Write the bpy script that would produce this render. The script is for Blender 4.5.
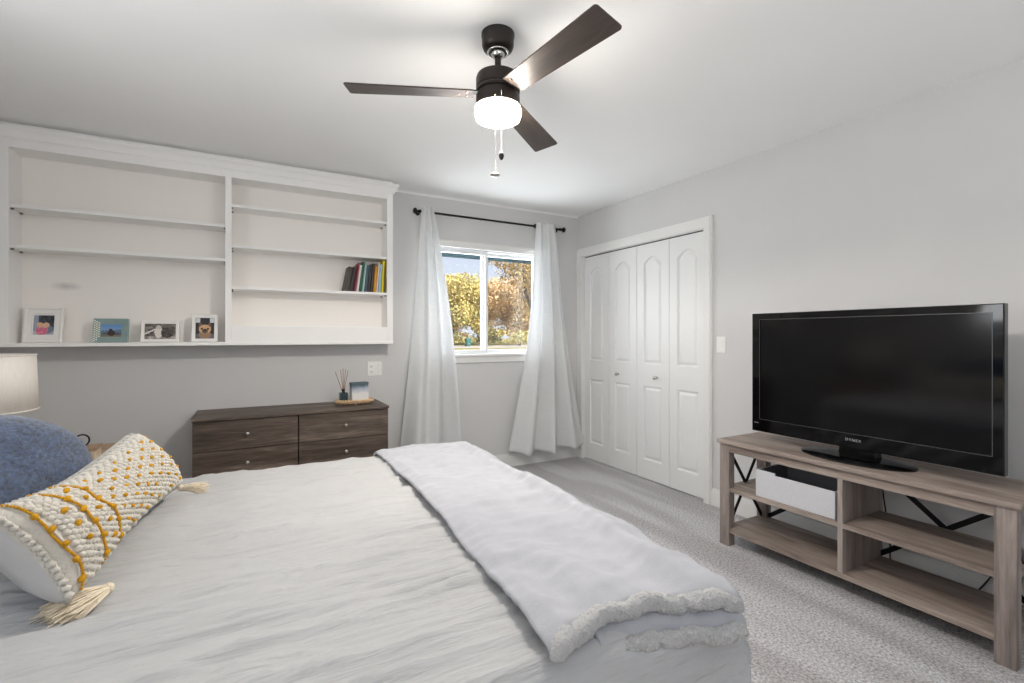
import bpy, bmesh, math, random
from mathutils import Vector, Matrix, noise

for o in list(bpy.data.objects):
    bpy.data.objects.remove(o, do_unlink=True)
S = bpy.context.scene
C = S.collection
PI = math.pi
R = math.radians

# ------------------------------------------------------------------ camera
cam_d = bpy.data.cameras.new('camera')
cam_d.sensor_width = 36.0
cam_d.lens = 479.0 * 36.0 / 1024.0
cam_d.shift_y = -6.0 / 1024.0
cam_d.clip_start = 0.02
cam = bpy.data.objects.new('camera', cam_d)
cam.location = (0, 0, 1.23)
cam.rotation_euler = (PI / 2, 0, -R(29.1))
C.objects.link(cam)
S.camera = cam

# ------------------------------------------------------------------ light, sky, exposure
S.view_settings.view_transform = 'Standard'
S.view_settings.look = 'None'
S.view_settings.exposure = 0.2
S.view_settings.gamma = 1.0
S.view_settings.use_curve_mapping = False
S.cycles.use_denoising = True
S.cycles.max_bounces = 12
S.cycles.diffuse_bounces = 8
S.cycles.sample_clamp_indirect = 8.0

W = bpy.data.worlds.new('sky')
S.world = W
W.use_nodes = True
wt = W.node_tree
bg = wt.nodes['Background']
tc = wt.nodes.new('ShaderNodeTexCoord')
sp = wt.nodes.new('ShaderNodeSeparateXYZ')
wr = wt.nodes.new('ShaderNodeValToRGB')
wr.color_ramp.elements[0].position = 0.0
wr.color_ramp.elements[0].color = (0.78, 0.84, 0.93, 1)
wr.color_ramp.elements[1].position = 0.6
wr.color_ramp.elements[1].color = (0.38, 0.55, 0.88, 1)
wt.links.new(tc.outputs['Generated'], sp.inputs[0])
wt.links.new(sp.outputs['Z'], wr.inputs[0])
wt.links.new(wr.outputs[0], bg.inputs[0])
bg.inputs[1].default_value = 0.95

sun_d = bpy.data.lights.new('sun', 'SUN')
sun_d.energy = 7.5
sun_d.angle = R(0.6)
sun_d.color = (1.0, 0.93, 0.82)
sun = bpy.data.objects.new('sun', sun_d)
sun.rotation_euler = (R(52), 0, R(28))
C.objects.link(sun)


def area(name, loc, rot, sx, sy, power, col):
    d = bpy.data.lights.new(name, 'AREA')
    d.shape = 'RECTANGLE'
    d.size, d.size_y = sx, sy
    d.energy = power
    d.color = col
    o = bpy.data.objects.new(name, d)
    o.location = loc
    o.rotation_euler = rot
    C.objects.link(o)
    return o


XL_ = -1.30
# added fill lamp, tilted at the ceiling, in a made-up window behind the camera
area('fill_front', (0.75, -1.62, 1.45), (PI / 2 + R(74), 0, 0), 2.3, 1.35, 35.0, (0.97, 0.985, 1.0))
# daylight entering by the bedroom window
area('daylight_back', (1.925, 4.22, 1.52), (-PI / 2 - R(2), 0, 0), 1.1, 0.8, 24.0, (0.9, 0.95, 1.0))
# added ceiling fill in an unseen window, placed by the television screen's glow
area('fill_daylight_left', (XL_ - 0.17, 1.32, 1.675), (PI / 2 + R(48), 0, -PI / 2), 1.2, 0.9, 20.0, (0.97, 0.985, 1.0))
LAMP = 80.0                                                        # radiance of the ceiling fan's glass drum


# ------------------------------------------------------------------ helpers: materials
def s2l(c):
    c = c / 255.0
    return c / 12.92 if c <= 0.04045 else ((c + 0.055) / 1.055) ** 2.4


def rgb(r, g, b):
    return (s2l(r), s2l(g), s2l(b), 1.0)


def nd(t, kind, **kw):
    n = t.nodes.new(kind)
    for k, v in kw.items():
        setattr(n, k, v)
    return n


def mat(name, col, rough=0.5, metal=0.0, spec=0.5, var=0.0, vscale=8.0, stretch=(1, 1, 1), bump=0.0, bscale=60.0,
        bstretch=(1, 1, 1), bdist=0.01, emit=None, estr=0.0, sheen=0.0):
    """procedural material: base colour with gentle noise variation and noise bump in object space"""
    m = bpy.data.materials.new(name)
    m.use_nodes = True
    t = m.node_tree
    p = t.nodes['Principled BSDF']
    p.inputs['Base Color'].default_value = col
    p.inputs['Roughness'].default_value = rough
    p.inputs['Metallic'].default_value = metal
    p.inputs['Specular IOR Level'].default_value = spec
    if sheen:
        p.inputs['Sheen Weight'].default_value = sheen
        p.inputs['Sheen Roughness'].default_value = 0.6
    if emit:
        p.inputs['Emission Color'].default_value = emit
        p.inputs['Emission Strength'].default_value = estr
    co = nd(t, 'ShaderNodeTexCoord')
    if var:
        mp = nd(t, 'ShaderNodeMapping')
        mp.inputs['Scale'].default_value = stretch
        nz = nd(t, 'ShaderNodeTexNoise')
        nz.inputs['Scale'].default_value = vscale
        nz.inputs['Detail'].default_value = 5
        rp = nd(t, 'ShaderNodeValToRGB')
        rp.color_ramp.elements[0].position = 0.3
        rp.color_ramp.elements[1].position = 0.7
        lo = tuple(max(0, c * (1 - var)) for c in col[:3]) + (1,)
        hi = tuple(min(1, c * (1 + var)) for c in col[:3]) + (1,)
        rp.color_ramp.elements[0].color = lo
        rp.color_ramp.elements[1].color = hi
        t.links.new(co.outputs['Object'], mp.inputs[0])
        t.links.new(mp.outputs[0], nz.inputs['Vector'])
        t.links.new(nz.outputs['Fac'], rp.inputs[0])
        t.links.new(rp.outputs[0], p.inputs['Base Color'])
    if bump:
        mp = nd(t, 'ShaderNodeMapping')
        mp.inputs['Scale'].default_value = bstretch
        nz = nd(t, 'ShaderNodeTexNoise')
        nz.inputs['Scale'].default_value = bscale
        nz.inputs['Detail'].default_value = 4
        b = nd(t, 'ShaderNodeBump')
        b.inputs['Strength'].default_value = bump
        b.inputs['Distance'].default_value = bdist
        t.links.new(co.outputs['Object'], mp.inputs[0])
        t.links.new(mp.outputs[0], nz.inputs['Vector'])
        t.links.new(nz.outputs['Fac'], b.inputs['Height'])
        t.links.new(b.outputs[0], p.inputs['Normal'])
    return m


def wood(name, cols, axis='X', rough=0.55, scale=3.0, fine=9.0):
    """streaked wood grain running along one axis"""
    m = bpy.data.materials.new(name)
    m.use_nodes = True
    t = m.node_tree
    p = t.nodes['Principled BSDF']
    p.inputs['Roughness'].default_value = rough
    co = nd(t, 'ShaderNodeTexCoord')
    mp = nd(t, 'ShaderNodeMapping')
    k = {'X': (0.09, 1, 1), 'Y': (1, 0.09, 1), 'Z': (1, 1, 0.09)}[axis]
    mp.inputs['Scale'].default_value = k
    wv = nd(t, 'ShaderNodeTexNoise')
    wv.inputs['Scale'].default_value = scale * 6
    wv.inputs['Detail'].default_value = 7
    wv.inputs['Roughness'].default_value = 0.66
    wv.inputs['Distortion'].default_value = 0.7
    n2 = nd(t, 'ShaderNodeTexNoise')
    n2.inputs['Scale'].default_value = scale * 6 * fine
    n2.inputs['Detail'].default_value = 3
    mx = nd(t, 'ShaderNodeMath', operation='MULTIPLY_ADD')
    mx.inputs[1].default_value = 0.28
    rp = nd(t, 'ShaderNodeValToRGB')
    e = rp.color_ramp.elements
    e[0].position, e[0].color = 0.42, cols[0]
    e[1].position, e[1].color = 0.8, cols[-1]
    for i, c in enumerate(cols[1:-1]):
        q = e.new(0.42 + 0.38 * (i + 1) / (len(cols) - 1))
        q.color = c
    t.links.new(co.outputs['Object'], mp.inputs[0])
    t.links.new(mp.outputs[0], wv.inputs['Vector'])
    t.links.new(mp.outputs[0], n2.inputs['Vector'])
    t.links.new(n2.outputs['Fac'], mx.inputs[0])
    t.links.new(wv.outputs['Fac'], mx.inputs[2])
    t.links.new(mx.outputs[0], rp.inputs[0])
    t.links.new(rp.outputs[0], p.inputs['Base Color'])
    b = nd(t, 'ShaderNodeBump')
    b.inputs['Strength'].default_value = 0.12
    b.inputs['Distance'].default_value = 0.004
    t.links.new(mx.outputs[0], b.inputs['Height'])
    t.links.new(b.outputs[0], p.inputs['Normal'])
    return m


def attr_mat(name, rough=0.6, attr='print', spec=0.3):
    m = bpy.data.materials.new(name)
    m.use_nodes = True
    t = m.node_tree
    p = t.nodes['Principled BSDF']
    p.inputs['Roughness'].default_value = rough
    p.inputs['Specular IOR Level'].default_value = spec
    a = nd(t, 'ShaderNodeAttribute', attribute_name=attr)
    t.links.new(a.outputs['Color'], p.inputs['Base Color'])
    return m


def carpet_mat():
    m = bpy.data.materials.new('carpet')
    m.use_nodes = True
    t = m.node_tree
    p = t.nodes['Principled BSDF']
    p.inputs['Roughness'].default_value = 1.0
    p.inputs['Specular IOR Level'].default_value = 0.1
    co = nd(t, 'ShaderNodeTexCoord')
    n1 = nd(t, 'ShaderNodeTexNoise')
    n1.inputs['Scale'].default_value = 95
    n1.inputs['Detail'].default_value = 3
    n1.inputs['Roughness'].default_value = 0.7
    rp = nd(t, 'ShaderNodeValToRGB')
    e = rp.color_ramp.elements
    e[0].position, e[0].color = 0.33, rgb(150, 148, 150)
    e[1].position, e[1].color = 0.66, rgb(236, 234, 236)
    # broad brushed tracks in the pile, running along the closet wall
    mp = nd(t, 'ShaderNodeMapping')
    mp.inputs['Scale'].default_value = (3.6, 0.5, 1)
    mp.inputs['Rotation'].default_value = (0, 0, R(12))
    n2 = nd(t, 'ShaderNodeTexNoise')
    n2.inputs['Scale'].default_value = 1.6
    n2.inputs['Detail'].default_value = 1
    r2 = nd(t, 'ShaderNodeValToRGB')
    r2.color_ramp.elements[0].position = 0.42
    r2.color_ramp.elements[0].color = (0.8, 0.79, 0.78, 1)
    r2.color_ramp.elements[1].position = 0.58
    r2.color_ramp.elements[1].color = (1, 1, 1, 1)
    mx = nd(t, 'ShaderNodeMix', data_type='RGBA', blend_type='MULTIPLY')
    mx.inputs[0].default_value = 1.0
    vo = nd(t, 'ShaderNodeTexVoronoi')
    vo.inputs['Scale'].default_value = 130
    bp = nd(t, 'ShaderNodeBump')
    bp.inputs['Strength'].default_value = 0.9
    bp.inputs['Distance'].default_value = 0.012
    t.links.new(co.outputs['Object'], n1.inputs['Vector'])
    t.links.new(co.outputs['Object'], mp.inputs[0])
    t.links.new(mp.outputs[0], n2.inputs['Vector'])
    t.links.new(co.outputs['Object'], vo.inputs['Vector'])
    t.links.new(n1.outputs['Fac'], rp.inputs[0])
    t.links.new(n2.outputs['Fac'], r2.inputs[0])
    t.links.new(rp.outputs[0], mx.inputs[6])
    t.links.new(r2.outputs[0], mx.inputs[7])
    t.links.new(mx.outputs[2], p.inputs['Base Color'])
    t.links.new(n1.outputs['Fac'], bp.inputs['Height'])
    t.links.new(bp.outputs[0], p.inputs['Normal'])
    return m


def curtain_mat():
    m = mat('curtain_cloth', rgb(234, 234, 233), 0.9, spec=0.1, var=0.03, vscale=40, stretch=(0.25, 0.25, 3.0),
            bump=0.35, bscale=70, bstretch=(0.25, 0.25, 3.0), bdist=0.004)
    t = m.node_tree
    p = t.nodes['Principled BSDF']
    out = t.nodes['Material Output']
    tr = nd(t, 'ShaderNodeBsdfTranslucent')
    tr.inputs[0].default_value = rgb(240, 242, 244)
    mx = nd(t, 'ShaderNodeMixShader')
    mx.inputs[0].default_value = 0.3
    t.links.new(p.outputs[0], mx.inputs[1])
    t.links.new(tr.outputs[0], mx.inputs[2])
    t.links.new(mx.outputs[0], out.inputs[0])
    return m


def glass_mat():
    m = bpy.data.materials.new('window_glass')
    m.use_nodes = True
    t = m.node_tree
    t.nodes.remove(t.nodes['Principled BSDF'])
    out = t.nodes['Material Output']
    tr = nd(t, 'ShaderNodeBsdfTransparent')
    gl = nd(t, 'ShaderNodeBsdfGlossy')
    gl.inputs['Roughness'].default_value = 0.02
    mx = nd(t, 'ShaderNodeMixShader')
    mx.inputs[0].default_value = 0.05
    t.links.new(tr.outputs[0], mx.inputs[1])
    t.links.new(gl.outputs[0], mx.inputs[2])
    t.links.new(mx.outputs[0], out.inputs[0])
    return m


M = {}
M['wall'] = mat('wall_paint', rgb(208, 207, 206), 0.75, spec=0.25, var=0.015, vscale=3, bump=0.05, bscale=160, bdist=0.002)
M['ceiling'] = mat('ceiling_paint', rgb(242, 242, 241), 0.9, spec=0.1, var=0.01, vscale=2, bump=0.08, bscale=120, bdist=0.002)
M['trim'] = mat('trim_paint', rgb(228, 227, 224), 0.42, var=0.01, vscale=5)
M['door'] = mat('door_paint', rgb(230, 230, 228), 0.4, var=0.01, vscale=5)
M['cab'] = mat('bookcase_paint', rgb(240, 239, 237), 0.5, var=0.008, vscale=6)
M['carpet'] = carpet_mat()
M['vinyl'] = mat('window_vinyl', rgb(232, 234, 235), 0.35)
M['glass'] = glass_mat()
M['black_metal'] = mat('black_metal', rgb(26, 25, 26), 0.42, metal=0.6)
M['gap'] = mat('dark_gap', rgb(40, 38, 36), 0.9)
M['bronze'] = mat('dark_bronze', rgb(46, 41, 38), 0.38, metal=0.55, var=0.1, vscale=20)
M['chrome'] = mat('chrome', rgb(205, 203, 200), 0.15, metal=1.0)
M['nickel'] = mat('satin_nickel', rgb(196, 190, 182), 0.25, metal=1.0)
M['blade'] = wood('fan_blade_veneer', [rgb(40, 32, 28), rgb(62, 50, 43), rgb(78, 64, 55)], 'X', 0.42, 2.4)
M['dresser'] = wood('dresser_wood', [rgb(40, 32, 27), rgb(72, 60, 51), rgb(96, 83, 73), rgb(134, 119, 106)], 'X', 0.5, 2.0)
M['dresser_dark'] = mat('dresser_shadow_gap', rgb(34, 30, 28), 0.7)
M['stand'] = wood('grey_oak', [rgb(98, 86, 79), rgb(130, 116, 107), rgb(152, 138, 128), rgb(174, 160, 149)], 'Y', 0.5, 2.2)
M['stand_v'] = wood('grey_oak_upright', [rgb(98, 88, 83), rgb(128, 117, 111), rgb(150, 138, 131), rgb(170, 158, 151)], 'Z', 0.5, 2.2)
M['tv'] = mat('tv_gloss_black', rgb(5, 5, 7), 0.06, spec=0.5)
M['tv_back'] = mat('tv_matt_black', rgb(34, 34, 38), 0.45)
M['screen'] = mat('tv_screen', rgb(4, 4, 6), 0.12, spec=0.45)
M['silver'] = mat('silver_print', rgb(215, 215, 220), 0.3, metal=0.4)
M['bin'] = mat('bin_linen', rgb(206, 206, 210), 0.95, var=0.07, vscale=220, bump=0.3, bscale=300, bdist=0.002)
M['bin_in'] = mat('bin_inside', rgb(120, 120, 124), 0.95)
M['cable'] = mat('cable_rubber', rgb(18, 18, 18), 0.6)
M['linen'] = mat('comforter_cotton', rgb(183, 183, 183), 0.95, spec=0.1, var=0.012, vscale=5, stretch=(0.5, 3, 1),
                 bump=0.8, bscale=34, bstretch=(0.14, 1.5, 1.0), bdist=0.012)
M['throw'] = mat('throw_plush', rgb(170, 171, 177), 0.95, spec=0.1, var=0.05, vscale=30, bump=0.5, bscale=240, bdist=0.003, sheen=0.4)
M['sherpa'] = mat('throw_sherpa', rgb(196, 195, 194), 1.0, spec=0.05, var=0.06, vscale=120, bump=0.9, bscale=190, bdist=0.012, sheen=0.3)
M['mattress'] = mat('mattress_ticking', rgb(225, 223, 218), 0.9)
M['blue'] = mat('blue_chenille', rgb(50, 68, 97), 0.95, spec=0.1, var=0.6, vscale=70, stretch=(1, 0.35, 1.6), bump=0.8, bscale=110,
                bstretch=(1, 0.4, 1.5), bdist=0.006, sheen=0.5)
M['cream'] = mat('cream_knit', rgb(210, 205, 195), 0.95, spec=0.1, var=0.05, vscale=60, bump=0.6, bscale=150, bdist=0.004)
M['backing'] = mat('white_backing', rgb(200, 199, 198), 0.9, spec=0.1, bump=0.2, bscale=20, bdist=0.01)
M['mustard'] = mat('mustard_yarn', rgb(205, 152, 40), 0.95, spec=0.1, var=0.15, vscale=200, bump=0.5, bscale=400, bdist=0.002)
M['tassel'] = mat('tassel_yarn', rgb(226, 214, 192), 0.95, spec=0.1, var=0.1, vscale=60)
M['shade'] = mat('lampshade_linen', rgb(228, 222, 214), 0.9, var=0.03, vscale=90, stretch=(1, 1, 0.3), bump=0.15, bscale=220)
M['tan'] = wood('tan_wood', [rgb(120, 96, 74), rgb(150, 122, 96), rgb(176, 148, 120)], 'Y', 0.5)
M['beige'] = mat('beige_box', rgb(196, 180, 156), 0.85, var=0.08, vscale=40, bump=0.3, bscale=120)
M['plate'] = mat('plate_plastic', rgb(236, 235, 232), 0.3)
M['slot'] = mat('socket_slot', rgb(120, 118, 114), 0.6)
M['white_frame'] = mat('white_frame', rgb(232, 230, 226), 0.4)
M['teal'] = mat('teal_frame', rgb(128, 150, 148), 0.5, var=0.08, vscale=30)
M['dot'] = mat('pale_dots', rgb(226, 228, 214), 0.6)
M['mount'] = mat('photo_mount', rgb(238, 237, 233), 0.8)
M['mount_dark'] = mat('grey_mount', rgb(88, 84, 82), 0.7)
M['print'] = attr_mat('photo_print', 0.35)
M['paper'] = mat('book_pages', rgb(226, 218, 200), 0.9, var=0.06, vscale=200, stretch=(6, 0.2, 0.2))
M['reed'] = mat('rattan_reed', rgb(150, 112, 78), 0.8, var=0.1, vscale=50)
M['tray'] = mat('pale_wood_beads', rgb(214, 182, 142), 0.6, var=0.08, vscale=30)
M['smoke_glass'] = mat('dark_teal_glass', rgb(48, 66, 70), 0.12, spec=0.7)
M['bark'] = mat('tree_bark', rgb(92, 78, 66), 0.95, var=0.3, vscale=6, bump=0.6, bscale=10)
M['leaf'] = attr_mat('leaf', 0.8, 'leaf_hue', 0.15)
M['lawn'] = mat('autumn_lawn', rgb(150, 140, 84), 1.0, var=0.3, vscale=0.6)
M['asphalt'] = mat('pale_road', rgb(186, 180, 172), 0.95, var=0.1, vscale=1.2)
M['eave'] = mat('eave_paint', rgb(92, 122, 134), 0.7)
M['roof'] = mat('roof_shingle', rgb(90, 84, 80), 0.9, var=0.2, vscale=4)
M['bin_green'] = mat('green_plastic', rgb(62, 112, 106), 0.5)


def lamp_mat():
    m = mat('lit_opal_glass', rgb(250, 244, 232), 0.3, emit=(1.0, 0.93, 0.84, 1), estr=LAMP)
    return m


M['lamp'] = lamp_mat()

# bookcase back panel: off-white with the grey scuff the photo shows on it
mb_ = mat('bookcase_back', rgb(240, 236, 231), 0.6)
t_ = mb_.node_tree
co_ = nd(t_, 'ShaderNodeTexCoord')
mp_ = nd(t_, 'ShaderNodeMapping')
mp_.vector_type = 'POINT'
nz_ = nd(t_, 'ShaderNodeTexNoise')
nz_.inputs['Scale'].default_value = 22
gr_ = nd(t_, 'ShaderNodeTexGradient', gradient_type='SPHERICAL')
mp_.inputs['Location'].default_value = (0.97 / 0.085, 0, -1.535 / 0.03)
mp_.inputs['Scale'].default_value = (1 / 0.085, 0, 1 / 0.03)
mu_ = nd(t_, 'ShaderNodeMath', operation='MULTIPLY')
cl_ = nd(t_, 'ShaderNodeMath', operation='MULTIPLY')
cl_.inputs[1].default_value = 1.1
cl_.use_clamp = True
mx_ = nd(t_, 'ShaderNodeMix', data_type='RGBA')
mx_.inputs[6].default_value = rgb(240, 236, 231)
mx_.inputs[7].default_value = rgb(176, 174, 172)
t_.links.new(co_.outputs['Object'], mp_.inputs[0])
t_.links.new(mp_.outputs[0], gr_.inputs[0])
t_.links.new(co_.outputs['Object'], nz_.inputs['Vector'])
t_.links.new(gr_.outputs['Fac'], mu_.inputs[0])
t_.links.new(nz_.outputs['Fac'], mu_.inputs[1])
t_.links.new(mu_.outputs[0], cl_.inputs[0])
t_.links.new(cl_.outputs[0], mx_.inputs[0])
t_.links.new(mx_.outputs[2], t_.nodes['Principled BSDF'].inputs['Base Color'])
M['cab_back'] = mb_

# ------------------------------------------------------------------ helpers: objects
ROOT = {}


def thing(name, label, cat, loc=(0, 0, 0), rot=(0, 0, 0), group=None):
    o = bpy.data.objects.new(name, None)
    o.empty_display_size = 0.05
    C.objects.link(o)
    o.location = loc
    o.rotation_euler = rot
    o['label'] = label
    o['category'] = cat
    if group:
        o['group'] = group
    ROOT[o] = Vector(loc)
    return o


def tag(o, label, cat, group=None, kind=None):
    o['label'] = label
    o['category'] = cat
    if group:
        o['group'] = group
    if kind:
        o['kind'] = kind
    return o


def root_of(o):
    while o.parent:
        o = o.parent
    return o


def obj(name, bm, m, parent=None, local=False, smooth=None, bevel=0.0, seg=2, label=None, origin=None):
    """link a bmesh as one mesh object; coordinates are the world's unless local, then its thing's own"""
    bmesh.ops.recalc_face_normals(bm, faces=bm.faces[:])
    if parent is not None and not local:
        bmesh.ops.translate(bm, verts=bm.verts[:], vec=-ROOT.get(root_of(parent), Vector()))
    if origin is not None:
        bmesh.ops.translate(bm, verts=bm.verts[:], vec=-Vector(origin))
    me = bpy.data.meshes.new(name)
    bm.to_mesh(me)
    bm.free()
    if isinstance(m, (list, tuple)):
        for q in m:
            me.materials.append(q)
    else:
        me.materials.append(m)
    o = bpy.data.objects.new(name, me)
    C.objects.link(o)
    if parent is not None:
        o.parent = parent
    if origin is not None:
        o.location = origin
    if smooth is not None:
        for f in me.polygons:
            f.use_smooth = True
        if smooth < 180:
            me.set_sharp_from_angle(angle=R(smooth))
    if bevel:
        b = o.modifiers.new('soft_edges', 'BEVEL')
        b.width = bevel
        b.segments = seg
        b.limit_method = 'ANGLE'
        b.harden_normals = False
    if label:
        o['label'] = label
    return o


def struct(name, bm, m, **kw):
    o = obj(name, bm, m, **kw)
    if o.parent is None:
        o['kind'] = 'structure'
    return o


def nb():
    return bmesh.new()


def box(bm, x0, x1, y0, y1, z0, z1, mi=0):
    vs = [bm.verts.new(p) for p in ((x0, y0, z0), (x1, y0, z0), (x1, y1, z0), (x0, y1, z0),
                                    (x0, y0, z1), (x1, y0, z1), (x1, y1, z1), (x0, y1, z1))]
    for q in ((0, 3, 2, 1), (4, 5, 6, 7), (0, 1, 5, 4), (1, 2, 6, 5), (2, 3, 7, 6), (3, 0, 4, 7)):
        f = bm.faces.new([vs[i] for i in q])
        f.material_index = mi
    return vs


def bx(*a):
    bm = nb()
    box(bm, *a)
    return bm


def loft(bm, loops, cap0=True, cap1=True, mi=0):
    rows = [[bm.verts.new(p) for p in l] for l in loops]
    n = len(rows[0])
    for a, b in zip(rows, rows[1:]):
        for i in range(n):
            j = (i + 1) % n
            f = bm.faces.new((a[i], a[j], b[j], b[i]))
            f.material_index = mi
    if cap0:
        bm.faces.new(rows[0][::-1]).material_index = mi
    if cap1:
        bm.faces.new(rows[-1]).material_index = mi
    return rows


def tube(bm, pts, r, seg=8, mi=0, caps=True):
    pts = [Vector(p) for p in pts]
    rr = r if isinstance(r, (list, tuple)) else [r] * len(pts)
    loops = []
    up = Vector((0, 0, 1))
    t0 = (pts[1] - pts[0]).normalized()
    if abs(t0.dot(up)) > 0.9:
        up = Vector((1, 0, 0))
    nrm = (up - t0 * up.dot(t0)).normalized()
    for i, p in enumerate(pts):
        a = pts[max(0, i - 1)]
        b = pts[min(len(pts) - 1, i + 1)]
        t = (b - a).normalized()
        nrm = (nrm - t * nrm.dot(t)).normalized()
        bn = t.cross(nrm)
        loops.append([p + (nrm * math.cos(2 * PI * k / seg) + bn * math.sin(2 * PI * k / seg)) * rr[i] for k in range(seg)])
    loft(bm, loops, caps, caps, mi)


def lathe(bm, prof, c=(0, 0, 0), seg=40, axis='Z', caps=True, mi=0):
    loops = []
    for r, h in prof:
        l = []
        for k in range(seg):
            a = 2 * PI * k / seg
            u, v = r * math.cos(a), r * math.sin(a)
            if axis == 'Z':
                p = (c[0] + u, c[1] + v, c[2] + h)
            elif axis == 'X':
                p = (c[0] + h, c[1] + u, c[2] + v)
            else:
                p = (c[0] + u, c[1] + h, c[2] + v)
            l.append(p)
        loops.append(l)
    loft(bm, loops, caps, caps, mi)


def ball(bm, c, r, sub=1, scale=(1, 1, 1), mi=0, rot=None):
    m = Matrix.Translation(c)
    if rot is not None:
        m = m @ rot
    m = m @ Matrix.Diagonal((r * scale[0], r * scale[1], r * scale[2], 1))
    g = bmesh.ops.create_icosphere(bm, subdivisions=sub, radius=1.0, matrix=m)
    for v in g['verts']:
        for f in v.link_faces:
            f.material_index = mi


def torus(bm, c, Rr, r, nrm=(0, 0, 1), seg=24, sg=8):
    q = Vector((0, 0, 1)).rotation_difference(Vector(nrm)).to_matrix()
    rows = []
    for i in range(seg):
        a = 2 * PI * i / seg
        rows.append([bm.verts.new(Vector(c) + q @ Vector(((Rr + r * math.cos(2 * PI * k / sg)) * math.cos(a),
                                                          (Rr + r * math.cos(2 * PI * k / sg)) * math.sin(a),
                                                          r * math.sin(2 * PI * k / sg)))) for k in range(sg)])
    for i in range(seg):
        a, b = rows[i], rows[(i + 1) % seg]
        for k in range(sg):
            j = (k + 1) % sg
            bm.faces.new((a[k], b[k], b[j], a[j]))


def bar(bm, p, q, w, h, side=Vector((1, 0, 0))):
    """flat bar from p to q, w across 'side', h across the other way"""
    p, q = Vector(p), Vector(q)
    t = (q - p).normalized()
    s = (Vector(side) - t * Vector(side).dot(t)).normalized()
    n = t.cross(s)
    loops = [[c + s * a * w / 2 + n * b * h / 2 for a, b in ((-1, -1), (1, -1), (1, 1), (-1, 1))] for c in (p, q)]
    loft(bm, loops)


def rect_loop(y0, y1, z0, z1, x):
    return [(x, y0, z0), (x, y1, z0), (x, y1, z1), (x, y0, z1)]


def fbm(p, o=4):
    return noise.fractal(Vector(p), 1.0, 2.0, o)


# ------------------------------------------------------------------ setting: the room
XL, XR, YF, YB, H = -1.30, 2.968, -1.5, 3.946, 2.44
T = 0.14
struct('floor', bx(XL - T, XR + T + 0.6, YF - T, YB + T, -0.12, 0.0), M['carpet'])
struct('ceiling', bx(XL - T, XR + T + 0.6, YF - T, YB + T, H, H + 0.15), M['ceiling'])
LY0, LY1, LZ0, LZ1 = 0.72, 1.92, 1.2, 2.15
b = nb()
box(b, XL - T, XL, YF - T, LY0, 0, H)
box(b, XL - T, XL, LY1, YB + T, 0, H)
box(b, XL - T, XL, LY0, LY1, 0, LZ0)
box(b, XL - T, XL, LY0, LY1, LZ1, H)
struct('wall_left', b, M['wall'])
# back wall with the window opening
WX0, WX1, WZ0, WZ1 = 1.362, 2.51, 1.06, 2.008
b = nb()
box(b, XL - T, WX0, YB, YB + T, 0, H)
box(b, WX1, XR + T + 0.6, YB, YB + T, 0, H)
box(b, WX0, WX1, YB, YB + T, 0, WZ0)
box(b, WX0, WX1, YB, YB + T, WZ1, H)
struct('wall_back', b, M['wall'])
# right wall with the closet opening and the closet behind it
CY0, CY1, CZ = 2.395, 3.862, 2.026
b = nb()
box(b, XR, XR + T, YF - T, CY0, 0, H)
box(b, XR, XR + T, CY1, YB, 0, H)
box(b, XR, XR + T, CY0, CY1, CZ, H)
box(b, XR + 0.55, XR + 0.6, CY0 - 0.3, YB, 0, H)
box(b, XR + T, XR + 0.55, CY0 - 0.3, CY0 - 0.25, 0, H)
struct('wall_right', b, M['wall'])
# front wall (behind the camera) with the opening of the added fill window
FX0, FX1, FZ0, FZ1 = -0.4, 1.9, 0.8, 2.1
b = nb()
box(b, XL - T, FX0, YF - T, YF, 0, H)
box(b, FX1, XR + T, YF - T, YF, 0, H)
box(b, FX0, FX1, YF - T, YF, 0, FZ0)
box(b, FX0, FX1, YF - T, YF, FZ1, H)
struct('wall_front', b, M['wall'])

# baseboards with a stepped top edge
def baseboard(name, x0, x1, y0, y1, face):
    b = nb()
    for th, za, zb in ((0.015, 0, 0.098), (0.011, 0.098, 0.112), (0.007, 0.112, 0.122)):
        if face == 'x':
            box(b, x1 - th, x1, y0, y1, za, zb)
        else:
            box(b, x0, x1, y1 - th, y1, za, zb)
    struct(name, b, M['trim'])


baseboard('baseboard_right', 0, XR, YF, 2.332, 'x')
baseboard('baseboard_back', XL, XR, 0, YB, 'y')

# small cove along the top of the back wall
b = nb()
prof = [(0.0, -0.016), (0.003, -0.009), (0.009, -0.003), (0.016, 0.0), (0.0, 0.0)]
loft(b, [[(x, YB - d, H + z) for d, z in prof] for x in (1.0, XR)])
struct('trim_1', b, M['ceiling'], smooth=40)

# closet casing
b = nb()
for th, a in ((0.016, 0.0), (0.021, 0.014)):
    e = 0.012 if a else 0
    box(b, XR - th, XR - (0.016 if a else 0), CY0 - 0.064 + e, CY0 + 0.006 - a * 0.4, 0, CZ - 0.004 + a * 0.4)
    box(b, XR - th, XR - (0.016 if a else 0), CY1 - 0.006 + a * 0.4, YB - 0.002, 0, CZ - 0.004 + a * 0.4)
    box(b, XR - th, XR - (0.016 if a else 0), CY0 - 0.064 + e, YB - 0.002, CZ - 0.004 + a * 0.4, CZ + 0.076 - e)
box(b, XR, XR + 0.06, CY0 - 0.012, CY0, 0, CZ)
box(b, XR, XR + 0.06, CY1 - 0.0018, CY1 + 0.012, 0, CZ)
box(b, XR, XR + 0.08, CY0, CY1, CZ - 0.008, CZ + 0.004)
struct('trim_2', b, M['trim'])

# bifold closet doors: each leaf has stiles, rails, an arched upper and a square lower raised panel
DX0, DX1 = XR + 0.022, XR + 0.052


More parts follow.
